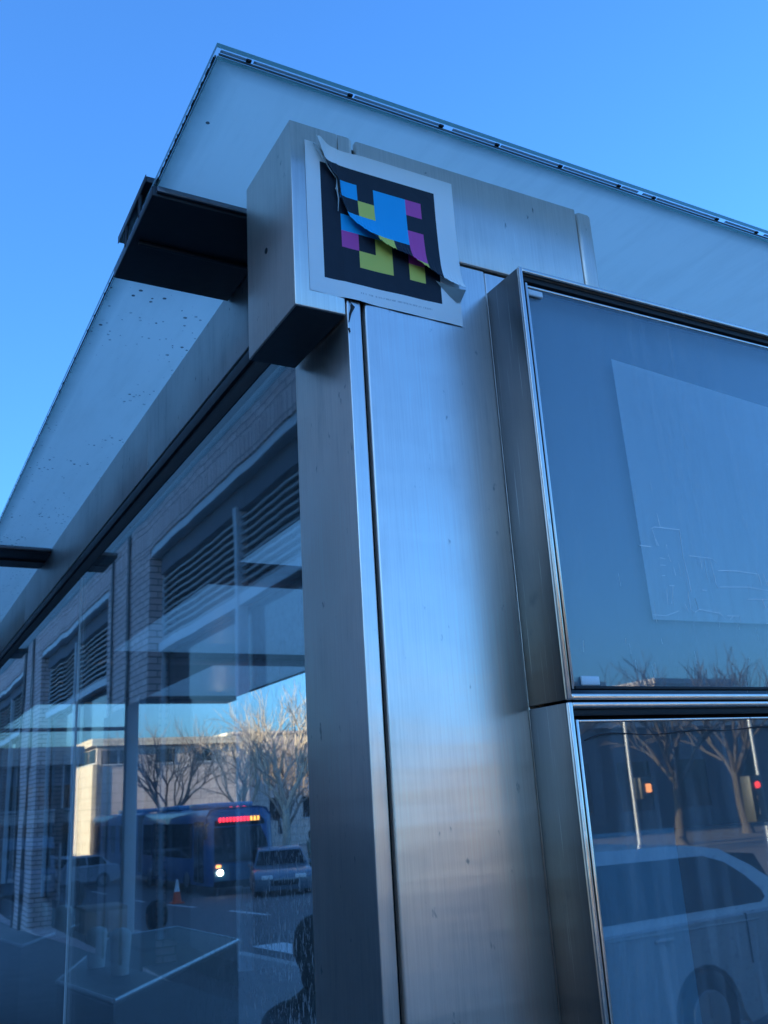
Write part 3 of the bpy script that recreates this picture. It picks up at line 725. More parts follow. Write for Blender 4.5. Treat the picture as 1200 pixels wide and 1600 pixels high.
windows(H_, 'y', -3.78, [(-17, -15.5), (-14.5, -12.8)], [(.8, 2.6)])
F_ = thing('dark_brick_block', 'dark brick block behind the crossing, mirrored in the lower case', 'building', (40, -30, 0))
box('wall', (22, -44, -1), (62, -30, 4.2), 'darkwall', F_)
box('roof', (21.7, -44.2, 4.22), (62.3, -29.7, 4.6), 'greystone', F_)
windows(F_, 'y', -30.08, [(24+k*3.4, 25.8+k*3.4) for k in range(11)], [(.8, 2.8)])

# ------------------------------------------------------------------ bare trees
def tree(x, y, h, label, seed, barkm='bark', spread=.55, trunk=.3, group='bare winter street trees', fine=6):
    rn = random.Random(seed); z0 = gz(y)-.14
    t = thing('bare_tree', label, 'tree', (x, y, z0), rn.uniform(0, 6), group)
    th = h*trunk
    bm = bmesh.new(); tr = h*.024
    top = Vector((rn.uniform(-.15, .15), rn.uniform(-.15, .15), th))
    tube(bm, [(0, 0, 0), (0, 0, th*.12), top*.5+Vector((.05, 0, 0)), top], [tr*1.5, tr*1.1, tr*.95, tr*.85], 9)
    link_mesh('trunk', bm, barkm, t, True, local=True)
    bm = bmesh.new()
    def grow(p, d, L, r, lv):
        q = p + d*L*.5 + Vector((rn.uniform(-.06, .06), rn.uniform(-.06, .06), rn.uniform(-.02, .06)))*L
        e = p + d*L
        tube(bm, [p, q, e], [r, r*.85, r*.62], 5 if lv < 2 else 3, cap=False)
        if lv >= fine: return
        nb = 3 if lv < 4 else 2
        for k in range(nb):
            base = e if k == 0 else p.lerp(e, rn.uniform(.45, .95))
            a = d.orthogonal().normalized(); a.rotate(Matrix.Rotation(rn.uniform(0, 2*PI), 3, d))
            nd = (d + a*rn.uniform(.35, .95)*spread*1.4 + Vector((0, 0, .16))).normalized()
            grow(base, nd, L*rn.uniform(.62, .86), r*.6, lv+1)
    for k in range(5):
        a = 2*PI*k/5 + rn.uniform(-.4, .4)
        d = Vector((math.cos(a)*spread, math.sin(a)*spread, rn.uniform(.7, 1.1))).normalized()
        grow(top - Vector((0, 0, rn.uniform(0, .15)*th)), d, h*.24, tr*.55, 1)
    link_mesh('crown', bm, barkm, t, False, local=True)
    return t
tree(12.9, 46.5, 7.8, 'wide bare tree rising behind the bus, leftmost of the three street trees', 1, fine=6)
tree(15.6, 43.5, 6.9, 'bare tree with a low pale fork behind the front of the bus', 2, 'bark_pale', .6, .42)
tree(15.7, 38.2, 7.6, 'bare tree with pale trunk behind the parked pale blue car, beside the steel post', 3, 'bark_pale', .6, .40)
tree(21.5, 52, 7.6, 'bare tree in front of the sunlit end of the rose stone building', 4)
tree(26, 55, 7.5, 'far bare tree against the rose stone building, rightmost beyond the car', 5)
for k, (x, y, h) in enumerate([(11, -22, 6.3), (14.5, -23, 6.9), (19, -24, 6.5), (23.5, -23, 6.9), (29, -25, 7.4), (-12, -27, 6)]):
    tree(x, y, h, ['bare tree behind the signal pole, mirrored in the lower case', 'tall bare tree mirrored in the middle of the lower case', 'bare tree mirrored at the right of the lower case',
                   'bare tree across the road, mirrored low in the upper case', 'last bare tree across the road to the right', 'lone bare tree across the road to the left'][k], 20+k, 'bark_dark', fine=5, group='bare trees across the road')

# ------------------------------------------------------------------ vehicles
def wheel(par, x, y, z, r, w=.22):
    bm = bmesh.new(); tube(bm, [(x, y-w/2, z), (x, y-w/2+.02, z), (x, y+w/2-.02, z), (x, y+w/2, z)], [r*.93, r, r, r*.93], 24)
    wh = link_mesh('wheel', bm, 'tyre', par, True, local=True)
    s = 1 if y > 0 else -1
    bm = bmesh.new(); tube(bm, [(x, y+s*w*.40, z), (x, y+s*w*.53, z)], [r*.64, r*.58], 20)
    link_mesh('rim', bm, 'rim', wh, True, local=True)
    bm = bmesh.new()
    for k in range(5):
        a = 2*PI*k/5
        bbox(bm, (x-.03, y+s*w*.5, z), (x+.03, y+s*w*.5+s*.03, z+r*.55)) if k == 0 else None
        q = Matrix.Rotation(a, 4, 'Y')
    link_mesh('hub', bm, 'rim', wh, False, local=True)
def car(name, label, cat, loc, rz, paint, L=4.5, Wd=1.8, H=1.46, lights=False, suv=False, group=None):
    """front towards -x in local space, built as a lofted body with raised cabin"""
    t = thing(name, label, cat, loc, rz, group)
    hw = Wd/2; zb = .22
    # side profile of the lower body (x, z)
    prof = [(-L/2, .42), (-L/2+.03, .62), (-L/2+.18, .74), (-L*.24, .90), (-L*.16, .93), (L*.30, .98), (L/2-.25, .99), (L/2-.06, .92), (L/2, .62), (L/2-.03, .36),
            (L*.36+.02, zb)]
    def arch(cx, r=.36):
        return [(cx+r*math.cos(a), .31+r*math.sin(a)) for a in [PI*k/10 for k in range(0, 11)]]
    cx1, cx2 = L*.29, -L*.30
    prof = prof[:-1] + [(cx1+.42, zb)] + [(x, max(z, zb)) for x, z in arch(cx1)] + [(x, max(z, zb)) for x, z in arch(cx2)] + [(cx2-.42, zb), (-L/2+.05, .26)]
    bm = bmesh.new()
    secs = [(-hw, .0), (-hw+.0, 1)]
    def ring(y, inset):
        return [bm.verts.new((x*(1-inset*.02), y, z-(inset*.03 if z > .8 else 0))) for x, z in prof]
    ys = [(-hw+.05, 1.4), (-hw, 0), (hw, 0), (hw-.05, 1.4)]
    ys = [(-hw+.10, 2.2), (-hw+.02, .6), (-hw, 0)]
    rings = [ring(-hw+.12, 2.0), ring(-hw+.02, .5), ring(-hw, 0.0)]
    left = [bm.verts.new((v.co.x, v.co.y, v.co.z)) for v in []]
    n = len(prof)
    R_ = [ring(-hw+.0, .6), ring(-hw+.10, 0), ring(hw-.10, 0), ring(hw, .6)]
    for v in [v for r in rings for v in r]: bm.verts.remove(v)
    for a, b in zip(R_, R_[1:]):
        for k in range(n): bm.faces.new((a[k], a[(k+1) % n], b[(k+1) % n], b[k]))
    bm.faces.new(R_[0][::-1]); bm.faces.new(R_[-1])
    bmesh.ops.recalc_face_normals(bm, faces=bm.faces)
    body = link_mesh('body', bm, paint, t, True, local=True)
    # cabin
    fx, rx = -L*.20, L*.40
    if suv: rx = L*.496
    zt = H
    cab = [(fx, .92), (fx+.55, zt-.10), (fx+.85, zt-.02), (L*.10, zt), (rx-.75, zt-.03), (rx-.45 if not suv else rx-.15, zt-.12), (rx, .96)]
    if suv: cab = cab[:3] + [(L*.10, zt), (rx-.93, zt-.02), (rx-.58, zt-.07), (rx-.28, zt-.22), (rx-.06, 1.15), (rx, .96)]
    bm = bmesh.new(); A = []; B = []
    for s in (-1, 1):
        row = []
        for x, z in cab:
            ins = (z-.92)/(zt-.92)
            row.append(bm.verts.new((x, s*(hw-.04-.20*ins), z)))
        (A if s < 0 else B).extend(row)
    m_ = len(cab)
    for k in range(m_-1): bm.faces.new((A[k], A[k+1], B[k+1], B[k]))
    bm.faces.new(A[::-1]); bm.faces.new(B); bm.faces.new((A[0], B[0], B[-1], A[-1]))
    bmesh.ops.recalc_face_normals(bm, faces=bm.faces)
    cb = link_mesh('cabin', bm, paint, t, True, local=True)
    # side windows: flat panes a hair proud of the cabin sides
    def sidewin(xa, xb, xc, xd, s):
        # bottom xa..xb, top xc..xd
        bm = bmesh.new(); v = []
        for x, z in ((xa, 1.00), (xb, 1.02), (xd, zt-.10), (xc, zt-.10)):
            ins = (z-.92)/(zt-.92); v.append(bm.verts.new((x, s*(hw-.04-.20*ins+.006), z)))
        f = bm.faces.new(v if s < 0 else v[::-1]); bmesh.ops.solidify(bm, geom=[f], thickness=.008)
        link_mesh('window', bm, 'window', cb, False, local=True)
    for s in (-1, 1):
        sidewin(fx+.18, L*.09, fx+.64, L*.09, s) 
        if not suv: sidewin(L*.11, rx-.28, L*.11, rx-.50, s)
        else:
            bm = bmesh.new(); v = []
            for x, z in ((L*.11, 1.02), (rx-.34, 1.03), (rx-.27, 1.06), (rx-.28, 1.12), (rx-.42, zt-.27), (rx-.58, zt-.17), (rx-.78, zt-.11), (L*.11, zt-.10)):
                ins = (z-.92)/(zt-.92); v.append(bm.verts.new((x, s*(hw-.04-.20*ins+.006), z)))
            f = bm.faces.new(v if s < 0 else v[::-1]); bmesh.ops.solidify(bm, geom=[f], thickness=.008)
            link_mesh('window', bm, 'window', cb, False, local=True)
    for (x0, z0, x1, z1) in ((fx+.03, .97, fx+.53, zt-.13), (rx-.03, 1.0, rx-.43 if not suv else rx-.14, zt-.15)):
        bm = bmesh.new(); v = []
        off = -.012 if x0 < 0 else .012
        for s, x, z in ((-1, x0, z0), (1, x0, z0), (1, x1, z1), (-1, x1, z1)):
            ins = (z-.92)/(zt-.92); v.append(bm.verts.new((x+off, s*(hw-.10-.20*ins), z+.012)))
        f = bm.faces.new(v); bmesh.ops.solidify(bm, geom=[f], thickness=.006); link_mesh('windscreen', bm, 'window', cb, False, local=True)
    for cx in (cx1, cx2):
        for s in (-1, 1): wheel(t, cx, s*(hw-.12), .31, .315)
    bm = bmesh.new(); bbox(bm, (cx2+.3, -hw+.02, .16), (cx1-.3, hw-.02, .24)); link_mesh('underbody', bm, 'gasket', t, False, local=True)
    for s in (-1, 1):
        bm = bmesh.new(); bbox(bm, (-L/2-.005, s*(hw-.42)-.16, .60), (-L/2+.12, s*(hw-.42)+.2, .72), .02)
        hl = link_mesh('headlight', bm, 'lamp_white' if lights else 'conewhite', t, True, local=True)
        bm = bmesh.new(); bbox(bm, (L/2-.10, s*(hw-.25)-.18, .68), (L/2+.005, s*(hw-.25)+.14, .84), .02); link_mesh('tail_light', bm, 'orange', t, True, local=True)
        bm = bmesh.new(); bbox(bm, (fx+.15, s*(hw+.06)-.07, .96), (fx+.27, s*(hw+.06)+.07, 1.08), .02); link_mesh('mirror', bm, paint, t, True, local=True)
        for sx_, z0_, z1_ in ((fx+.10, .30, .93), (L*.10, .28, .96), (rx-.62, .62, .98)):
            bm = bmesh.new(); bbox(bm, (sx_, s*(hw-.004)-.008, z0_), (sx_+.014, s*(hw-.004)+.008, z1_)); link_mesh('door_seam', bm, 'gasket', t, False, local=True)
        bm = bmesh.new(); bbox(bm, (fx+.2, s*(hw+.001)-.008, .915), (L/2-.5, s*(hw+.001)+.006, .930), .003); link_mesh('chrome_strip', bm, 'rim', t, True, local=True)
        for hx in (-L*.01, L*.20):
            bm = bmesh.new(); bbox(bm, (hx, s*(hw+.012)-.012, .86), (hx+.18, s*(hw+.012)+.012, .89), .006); link_mesh('door_handle', bm, 'rim', t, True, local=True)
    bm = bmesh.new(); bbox(bm, (-L/2-.004, -.45, .40), (-L/2+.05, .45, .56), .01); link_mesh('grille', bm, 'gasket', t, True, local=True)
    return t
car('parked_car', 'silver car parked at the kerb in front of the shelter, mirrored in the lower case', 'car', (3.40, -5.35, -.14), 0, 'silver', 5.4, 1.88, 1.52, False, True)
car('parked_car', 'pale blue saloon car facing the shelter beside the front of the bus', 'car', (12.5, 31.2, gz(31)-.14), R(72), 'pale_blue', 4.8, 1.95, 1.52)
car('moving_car', 'oncoming car with both headlights lit at the far left of the street', 'car', (7.4, 58.2, gz(58)-.14), R(96), 'grey_van', 4.4, 1.8, 1.5, True)
car('parked_car', 'pale blue-white car parked left of the bus behind the pane joint', 'car', (8.0, 45.5, gz(45)-.14), R(20), 'white_car', 4.3, 1.75, 1.45)
def van(x, y, rz, label):
    t = thing('delivery_van', label, 'van', (x, y, gz(y)-.14), rz)
    bm = bmesh.new(); extr_y(bm, [(-2.7, .3), (-2.7, 1.0), (-2.2, 1.15), (-1.7, 2.0), (-1.5, 2.35), (2.7, 2.4), (2.75, .3)], -1, 1)
    b = link_mesh('body', bm, 'grey_van', t, False, local=True)
    bm = bmesh.new(); bbox(bm, (-1.9, -1.01, 1.2), (-.9, 1.01, 1.95)); link_mesh('window', bm, 'window', t, False, local=True)
    bm = bmesh.new(); v = [bm.verts.new(p) for p in ((-2.2, -.85, 1.2), (-2.2, .85, 1.2), (-1.73, .8, 1.98), (-1.73, -.8, 1.98))]
    bmesh.ops.solidify(bm, geom=[bm.faces.new(v)], thickness=.03); link_mesh('windscreen', bm, 'window', t, False, local=True)
    for cx in (-1.75, 1.8):
        for s in (-1, 1): wheel(t, cx, s*.9, .36, .36)
    for s in (-1, 1):
        bm = bmesh.new(); bbox(bm, (-2.73, s*.7-.14, .75), (-2.6, s*.7+.14, .92)); link_mesh('headlight', bm, 'conewhite', t, False, local=True)
van(5.8, 43.5, R(85), 'grey-blue delivery van facing the shelter, seen left of the pane joint')

# articulated bus
BUS = thing('articulated_bus', 'blue articulated city bus with red and amber destination sign', 'bus', (11.75, 32.9, gz(33)-.14), R(90))
def bus():
    # local: front at x=0 facing -x, body along +x ; rz=90 turns the front to -y
    def shell(x0, x1, name, skew=0):
        bm = bmesh.new(); r = .16
        sec = [(-1.27, .34), (-1.30, 1.2), (-1.27, 2.70), (-1.12, 2.95), (-.8, 3.02), (.8, 3.02), (1.12, 2.95), (1.27, 2.70), (1.30, 1.2), (1.27, .34)]
        xs = [x0, x0+.10, x0+.35, x1-.05, x1] if name == 'body' else [x0, x0+.03, x1-.25, x1]
        sc = [.86, .95, 1, 1, .97] if name == 'body' else [.97, 1, 1, .93]
        rings = []
        for x, s in zip(xs, sc):
            rings.append([bm.verts.new((x + (max(0, z-1.1)*.16 if x < x0+.2 and name == 'body' else 0), y*s+skew*(x-x0), .34+(z-.34)*(s*.3+.7))) for y, z in sec])
        for a, b in zip(rings, rings[1:]):
            for k in range(len(sec)): bm.faces.new((a[k], a[(k+1) % len(sec)], b[(k+1) % len(sec)], b[k]))
        bm.faces.new(rings[0]); bm.faces.new(rings[-1][::-1]); bmesh.ops.recalc_face_normals(bm, faces=bm.faces)
        return link_mesh(name, bm, 'blue_bus', BUS, True, local=True)
    b = shell(0, 9.4, 'body'); rr_ = shell(10.4, 18.2, 'rear_body', .06)
    bm = bmesh.new()
    for k in range(10): bbox(bm, (9.42+k*.1, -1.2, .5), (9.48+k*.1, 1.2, 2.9))
    bbox(bm, (9.4, -1.12, .55), (10.42, 1.12, 2.84)); link_mesh('bellows', bm, 'gasket', BUS, False, local=True)
    def q(name, pts, mat, par, th=.02):
        bm = bmesh.new(); f = bm.faces.new([bm.verts.new(p) for p in pts]); bmesh.ops.solidify(bm, geom=[f], thickness=th); return link_mesh(name, bm, mat, par, False, local=True)
    # front
    q('windscreen', [(.00, -1.05, 1.12), (.00, 1.05, 1.12), (.22, 1.0, 2.32), (.22, -1.0, 2.32)], 'window', b)
    q('lower_front', [(-.06, -1.08, .50), (-.06, 1.08, .50), (-.03, 1.08, 1.06), (-.03, -1.08, 1.06)], 'lightblue_bus', b)
    q('bumper', [(-.09, -1.1, .28), (-.09, 1.1, .28), (-.09, 1.1, .48), (-.09, -1.1, .48)], 'gasket', b, .05)
    sg = q('destination_sign', [(.21, -.98, 2.36), (.21, .98, 2.36), (.30, .95, 2.78), (.30, -.95, 2.78)], 'gasket', b)
    for k in range(12):      # LED rows: red then amber at the right end (towards +y here = left in view is -y... mirrored below)
        y0 = .80-k*.135
        bm = bmesh.new(); bbox(bm, (.20, y0-.075, 2.50), (.235, y0, 2.66)); link_mesh('led_block', bm, 'led_red' if k < 9 else 'led_amber', sg, False, local=True)
    for s in (-1, 1):
        bm = bmesh.new(); tube(bm, [(-.11, s*.86, .78), (-.05, s*.86, .78)], [.10, .11], 12); link_mesh('headlight', bm, 'lamp_white' if s > 0 else 'conewhite', b, True, local=True)
        bm = bmesh.new(); bbox(bm, (-.10, s*.93-.08, .95), (-.04, s*.93+.08, 1.05)); link_mesh('indicator', bm, 'lamp_orange' if s > 0 else 'orange', b, False, local=True)
        bm = bmesh.new(); tube(bm, [(.15, s*1.2, 2.5), (-.15, s*1.42, 2.45), (-.18, s*1.45, 1.95)], [.03, .05, .09], 8); link_mesh('mirror', bm, 'gasket', b, True, local=True)
        for k in range(6):
            if k in (0, 4):
                bm = bmesh.new(); bbox(bm, (.55+k*1.45, s*1.285-.02, .45), (1.65+k*1.45, s*1.285+.03, 2.55)); d = link_mesh('door', bm, 'window', b, False, local=True)
                bm = bmesh.new(); bbox(bm, (1.08+k*1.45, s*1.325-.01, .5), (1.12+k*1.45, s*1.325+.01, 2.5)); link_mesh('door_edge', bm, 'trim', d, False, local=True)
            else:
                bm = bmesh.new(); bbox(bm, (.45+k*1.45, s*1.285-.02, 1.25), (1.80+k*1.45, s*1.285+.025, 2.5)); link_mesh('window', bm, 'window', b, False, local=True)
        for k in range(5):
            bm = bmesh.new(); x = 10.7+k*1.45; yy = s*1.285+.06*(x-10.4)
            bbox(bm, (x, yy-.02, 1.25), (x+1.3, yy+.05, 2.5)); link_mesh('window', bm, 'window', rr_, False, local=True)
        for cx in (2.6, 8.0, 14.5): wheel(BUS, cx, s*1.14+(.06*(cx-10.4) if cx > 10 else 0), .48, .48, .28)
    for k, (x, L) in enumerate(((1.2, 2.4), (5.0, 3.0), (12.5, 3.2))):
        bm = bmesh.new(); bbox(bm, (x, -.9, 3.02), (x+L, .9, 3.20), .05); link_mesh('roof_unit', bm, 'lightblue_bus', b if k < 2 else rr_, True, local=True)
    for y in (-.25, 0, .25):
        bm = bmesh.new(); bbox(bm, (.42, y-.04, 2.985), (.50, y+.04, 3.03)); link_mesh('marker_light', bm, 'led_red', b, False, local=True)
bus()

# cone
CN = thing('traffic_cone', 'orange traffic cone with white band standing on the road before the bus', 'traffic cone', (8.83, 31.2, gz(31.2)-.136))
bm = bmesh.new(); bbox(bm, (-.2, -.2, 0), (.2, .2, .04), .01); link_mesh('base', bm, 'orange', CN, True, local=True)
bm = bmesh.new(); lathe(bm, [(.15, .04), (.095, .36)]); link_mesh('cone', bm, 'orange', CN, True, local=True)
bm = bmesh.new(); lathe(bm, [(.097, .36), (.06, .55)]); link_mesh('band', bm, 'conewhite', CN, True, local=True)
bm = bmesh.new(); lathe(bm, [(.06, .55), (.03, .74)]); link_mesh('tip', bm, 'conewhite', CN, True, local=True)

# poles and signals
def signal_pole(x, y, h, label, heads, arm=None, lamp=False, cat='traffic light'):
    t = thing('signal_pole', label, cat, (x, y, gz(y)-.14 if y > 0 else -.14))
    bm = bmesh.new(); tube(bm, [(0, 0, 0), (0, 0, .3), (0, 0, .31), (0, 0, h)], [.11, .10, .045, .035], 10); link_mesh('pole', bm, 'pole', t, True, local=True)
    for (dx, z, mat, tall) in heads:
        bm = bmesh.new(); hh = .95 if tall else .42
        bbox(bm, (dx-.17, -.16, z-hh/2), (dx+.17, .12, z+hh/2), .03); hd = link_mesh('signal_head', bm, 'signal', t, True, local=True)
        for k in range(3 if tall else 1):
            zz = z + (.28-.28*k if tall else 0)
            on = (k == 0 if mat == 'sig_red' else True) if mat != 'led_green' else k == 2
            for s in (-1, 1):
                bm = bmesh.new()
                if tall: tube(bm, [(dx, s*.165-.02, zz), (dx, s*.185-.02, zz)], [.075, .07], 16)
                else: bbox(bm, (dx-.06, s*.17-.035, zz-.08), (dx+.06, s*.17-.01, zz+.08))
                link_mesh('lens', bm, mat if on else 'gasket', hd, False, local=True)
    if arm:
        bm = bmesh.new(); tube(bm, [(0, 0, arm[0]), (arm[1]*.5, 0, arm[0]+.25), (arm[1], 0, arm[0]+.3)], [.05, .04, .035], 8); link_mesh('arm', bm, 'pole', t, True, local=True)
        bm = bmesh.new(); bbox(bm, (arm[1]-.35, -.12, arm[0]+.24), (arm[1]+.35, .12, arm[0]+.34), .03); link_mesh('lamp_head', bm, 'conewhite', t, True, local=True)
    return t
signal_pole(4.45, 28.0, 4.6, 'pale signal pole with a dark head at the left beside the pane joint', [(.0, 2.6, 'gasket', True)])
signal_pole(5.6, 46, 1.9, 'low post with a green lit sign above the oncoming car', [(.0, 1.75, 'led_green', False)], cat='sign')
# mirrored in the lower case: virtual positions -> real ones behind the camera
v1 = onplane(1000, 1232, 13.0); v2 = onplane(1190, 1240, 13.0)
my = lambda y: 2*(YF+.016) - y
signal_pole(v1.x-.18, my(13.0), 3.5, 'grey signal pole with a lit orange hand, mirrored in the lower case', [(.28, v1.z+.14, 'hand_orange', False)], None)
signal_pole(v2.x, my(13.0), 3.6, 'grey signal pole with a red light, mirrored at the right of the lower case', [(-.25, v2.z+.05, 'sig_red', True)], None)

# ------------------------------------------------------------------ inside the shelter
def cabinet(poly, z, label, zb=0.0):
    cx = sum(p[0] for p in poly)/len(poly); cy = sum(p[1] for p in poly)/len(poly)
    t = thing('cabinet', label, 'cabinet', (cx, cy, 0), 0, 'dark cabinets inside the shelter')
    bm = bmesh.new(); prism(bm, poly, zb, z-.035); link_mesh('body', bm, 'counter', t)
    bm = bmesh.new(); prism(bm, poly, z-.033, z-.003); link_mesh('top', bm, 'counter_top', t)
    bm = bmesh.new(); n = len(poly)
    for k in range(n):
        a, b = poly[k], poly[(k+1) % n]
        tube(bm, [(a[0], a[1], z-.008), (b[0], b[1], z-.008)], [.011, .011], 6)
    link_mesh('edging', bm, 'counter_edge', t, True)
    return t
cabinet([(1.61, 5.16), (1.52, 6.32), (.95, 6.1), (.30, 4.45), (.42, 3.62)], 1.0, 'large dark cabinet with pale edged slanting top, nearest inside the shelter')
cabinet([(1.17, 7.56), (1.45, 7.9), (1.0, 8.8), (.12, 8.1), (.34, 6.1)], 1.02, 'dark cabinet with pale edged top behind the nearest one')
cabinet([(.30, 3.35), (.52, 3.0), (.25, 2.62), (.07, 2.75), (.07, 3.2)], .80, 'low dark cabinet holding a small white plate')
cabinet([(.15, 9.2), (.6, 9.35), (.55, 10.6), (.10, 10.6)], 1.15, 'narrow dark cabinet at the far left end')
bm = bmesh.new(); bbox(bm, (.22, 2.86, .80), (.34, 3.00, .806), .002); tag(link_mesh('plate', bm, 'cup', None, True), 'small white plate on the low cabinet', 'plate')
for k, (px, py, yv, h) in enumerate([(150, 1500, 4.75, .22), (187, 1505, 4.35, .24), (98, 1452, 6.3, .22), (60, 1450, 6.75, .22)]):
    p = onplane(px, py+14, yv); bm = bmesh.new()
    zt = 1.0 if k < 2 else 1.02
    lathe(bm, [(.050, 0), (.062, h*.85), (.055, h*.93), (.03, h)], 14)
    o = link_mesh('paper_bag', bm, 'cup', None, True); o.location = (p.x, p.y, zt-.002 if k < 2 else zt-.002)
    tag(o, ['round pale paper bag, left of the pair on the nearest cabinet', 'round pale paper bag, right of the pair on the nearest cabinet',
            'pale paper bag on the second cabinet beside the pane joint', 'pale paper bag at the left end of the second cabinet'][k], 'paper bag', 'pale paper bags on the cabinets')
BX = box('cardboard_box', (.80, 6.25, 1.018), (1.12, 6.6, 1.20), 'rose', None, .006); 
tag(BX, 'reddish cardboard box on the second cabinet under the pale post', 'box')

def capsule(bm, a, b, ra, rb, n=12):
    a, b = Vector(a), Vector(b); d = (b-a); L = d.length; d = d.normalized()
    pts, rd = [], []
    for k in range(4): t = k/4*PI/2; pts.append(a - d*ra*math.cos(t)); rd.append(max(.002, ra*math.sin(t)))
    pts += [a, b]; rd += [ra, rb]
    for k in range(1, 5): t = k/4*PI/2; pts.append(b + d*rb*math.sin(t)); rd.append(max(.002, rb*math.cos(t)))
    tube(bm, pts, rd, n)
def remesh(o, vox, sm=6):
    m = o.modifiers.new('Remesh', 'REMESH'); m.mode = 'VOXEL'; m.voxel_size = vox
    s = o.modifiers.new('Smooth', 'SMOOTH'); s.iterations = sm; s.factor = .5
def person(loc, rz, coat, label, hairm='hair', scarf=False, hat=False, standing=False):
    """local: faces -y"""
    t = thing('person', label, 'person', loc, rz)
    hz = .48 if not standing else .92           # hip height
    sh = hz+.50; hd = sh+.27
    kn = [(s*.12, -.44, .50) if not standing else (s*.10, -.02, .50) for s in (-1, 1)]
    ft = [(s*.12, -.44, .09) if not standing else (s*.10, .0, .09) for s in (-1, 1)]
    bm = bmesh.new()
    capsule(bm, (0, 0, hz+.05), (0, -.02, hz+.25), .145, .13); capsule(bm, (0, -.02, hz+.25), (0, -.01, sh-.06), .13, .15)
    capsule(bm, (-.14, 0, sh-.04), (.14, 0, sh-.04), .075, .075); capsule(bm, (0, -.01, sh), (0, -.02, sh+.13), .058, .055)
    capsule(bm, (0, -.03, hd-.05), (0, -.02, hd+.02), .083, .098)       # skull
    capsule(bm, (0, -.075, hd-.085), (0, -.05, hd-.06), .045, .06)      # jaw
    capsule(bm, (0, -.125, hd-.02), (0, -.118, hd+.02), .014, .010, 8)  # nose
    for s in (-1, 1):
        capsule(bm, (s*.10, -.01, hd-.03), (s*.102, -.005, hd+.02), .012, .014, 8)   # ears
        i = 0 if s < 0 else 1
        capsule(bm, (s*.09, 0, hz+.03), kn[i], .085, .062); capsule(bm, kn[i], ft[i], .06, .042)
        capsule(bm, ft[i], (ft[i][0], ft[i][1]-.16, .055), .045, .038)
        el = (s*.25, -.06, sh-.32); wr = (s*.15, -.28, sh-.36) if not standing else (s*.26, -.12, sh-.56)
        capsule(bm, (s*.19, 0, sh-.05), el, .052, .042); capsule(bm, el, wr, .040, .028)
        dv = (Vector(wr)-Vector(el)).normalized(); sd_ = Vector((0, 0, 1)) if not standing else Vector((0, 1, 0))
        capsule(bm, wr, Vector(wr)+dv*.07, .03, .038)
        for f in range(4):
            st = Vector(wr)+dv*.09+sd_*(.028-.018*f); L = [.075, .085, .078, .060][f]
            capsule(bm, st, st+dv*L*.6+Vector((0, 0, -.01)), .0085, .008, 8); capsule(bm, st+dv*L*.6+Vector((0, 0, -.01)), st+dv*L*.9+Vector((-s*.01, 0, -.03)), .008, .007, 8)
        capsule(bm, Vector(wr)+dv*.02+sd_*.03, Vector(wr)+dv*.06+sd_*.065, .011, .009, 8)
    b = link_mesh('body', bm, 'skin', t, False, local=True); remesh(b, .010, 3)
    bm = bmesh.new()
    capsule(bm, (0, .0, hz+.02), (0, -.02, hz+.25), .18, .165, 16); capsule(bm, (0, -.02, hz+.25), (0, -.01, sh-.08), .165, .185, 16)
    capsule(bm, (-.15, 0, sh-.05), (.15, 0, sh-.05), .098, .098); capsule(bm, (0, -.005, sh-.02), (0, -.01, sh+.06), .10, .078)
    for s in (-1, 1):
        i = 0 if s < 0 else 1
        capsule(bm, (s*.10, 0, hz+.03), (kn[i][0], kn[i][1]*.8, kn[i][2]+.02 if not standing else .6), .115, .10)
        el = (s*.26, -.06, sh-.32); wr = (s*.165, -.25, sh-.355) if not standing else (s*.26, -.11, sh-.50)
        capsule(bm, (s*.20, 0, sh-.06), el, .080, .066); capsule(bm, el, wr, .064, .050)
    c = link_mesh('coat', bm, coat, t, False, local=True); remesh(c, .016, 4)
    bm = bmesh.new()
    for s in (-1, 1):
        i = 0 if s < 0 else 1
        capsule(bm, kn[i], (ft[i][0], ft[i][1], .16), .078, .06)
    c = link_mesh('trousers', bm, 'coat_black', t, False, local=True); remesh(c, .014, 3)
    bm = bmesh.new()
    capsule(bm, (0, .015, hd-.02), (0, .005, hd+.045), .102, .106); capsule(bm, (0, -.03, hd+.055), (0, 0, hd+.06), .088, .1)
    if not hat: capsule(bm, (0, .05, hd-.12), (0, .03, hd), .07, .09)
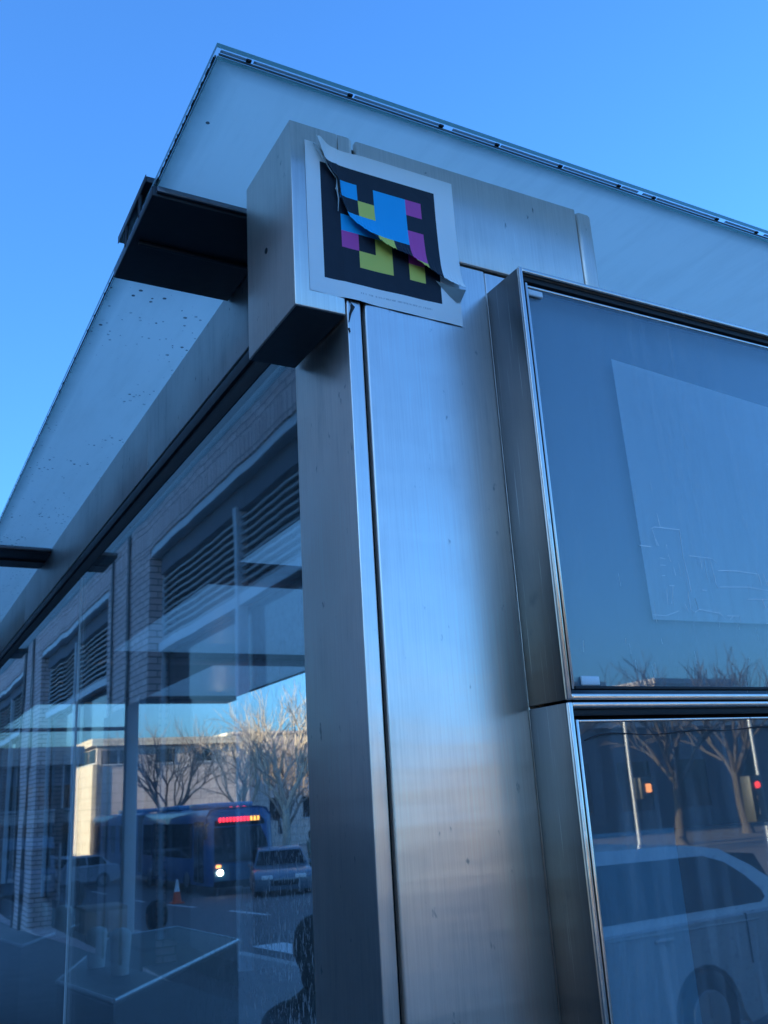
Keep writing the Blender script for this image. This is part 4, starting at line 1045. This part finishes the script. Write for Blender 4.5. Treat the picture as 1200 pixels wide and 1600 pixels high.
    h_ = link_mesh('hair' if not hat else 'knit_hat', bm, hairm, t, False, local=True); remesh(h_, .012, 3)
    for s in (-1, 1):
        bm = bmesh.new(); capsule(bm, (s*.035, -.105, hd+.005), (s*.035, -.107, hd+.005), .011, .011, 8); link_mesh('eye', bm, 'hair', t, True, local=True)
    bm = bmesh.new(); capsule(bm, (-.02, -.117, hd-.065), (.02, -.117, hd-.065), .006, .006, 8); link_mesh('mouth', bm, 'rose', t, True, local=True)
    if scarf:
        bm = bmesh.new(); n = 16
        tube(bm, [(.10*math.cos(2*PI*k/n), .09*math.sin(2*PI*k/n)-.01, sh+.06+.01*math.sin(k)) for k in range(n+1)], [.035]*(n+1), 8); link_mesh('scarf', bm, 'scarf', t, True, local=True)
    return t
SEATED = [((1.46, 6.68, 0.0), 200, .84, 'coat_black', 'person in a dark knit hat sitting behind the nearest cabinet', 'stool under the person in the knit hat', dict(hat=True)),
          ((1.34, 9.44, -.13), 170, .96, 'coat_olive', 'person with dark hair, olive jacket and pale scarf sitting behind the second cabinet', 'stool under the person in the olive jacket', dict(scarf=True)),
          ((1.20, 2.95, 0.0), 150, .96, 'coat_black', 'person in a black coat sitting just behind the steel corner post', 'stool under the person in the black coat', {})]
for loc, rz, sc, coat, lab, slab_, kw in SEATED:
    pr = person(loc, R(rz), coat, lab, **kw); pr.scale = (sc,)*3
    st = thing('stool', slab_, 'stool', loc, R(rz), 'steel stools inside the shelter'); st.scale = (sc,)*3
    bm = bmesh.new(); bbox(bm, (-.18, -.18, .33), (.18, .18, .37), .01); link_mesh('seat', bm, 'steel_dark', st, True, local=True)
    for sx in (-.14, .14):
        for sy in (-.14, .14):
            bm = bmesh.new(); tube(bm, [(sx, sy, 0), (sx, sy, .33)], [.012, .012], 6); link_mesh('leg', bm, 'steel_dark', st, True, local=True)
for k, (x, y) in enumerate(((15.9, 36.0), (16.5, 36.4))):
    person((x, y, gz(y)), R(30+70*k), 'coat_black' if k else 'coat_olive', ['pedestrian in an olive jacket standing beyond the pale blue car', 'pedestrian in a black coat standing beyond the pale blue car'][k], standing=True)
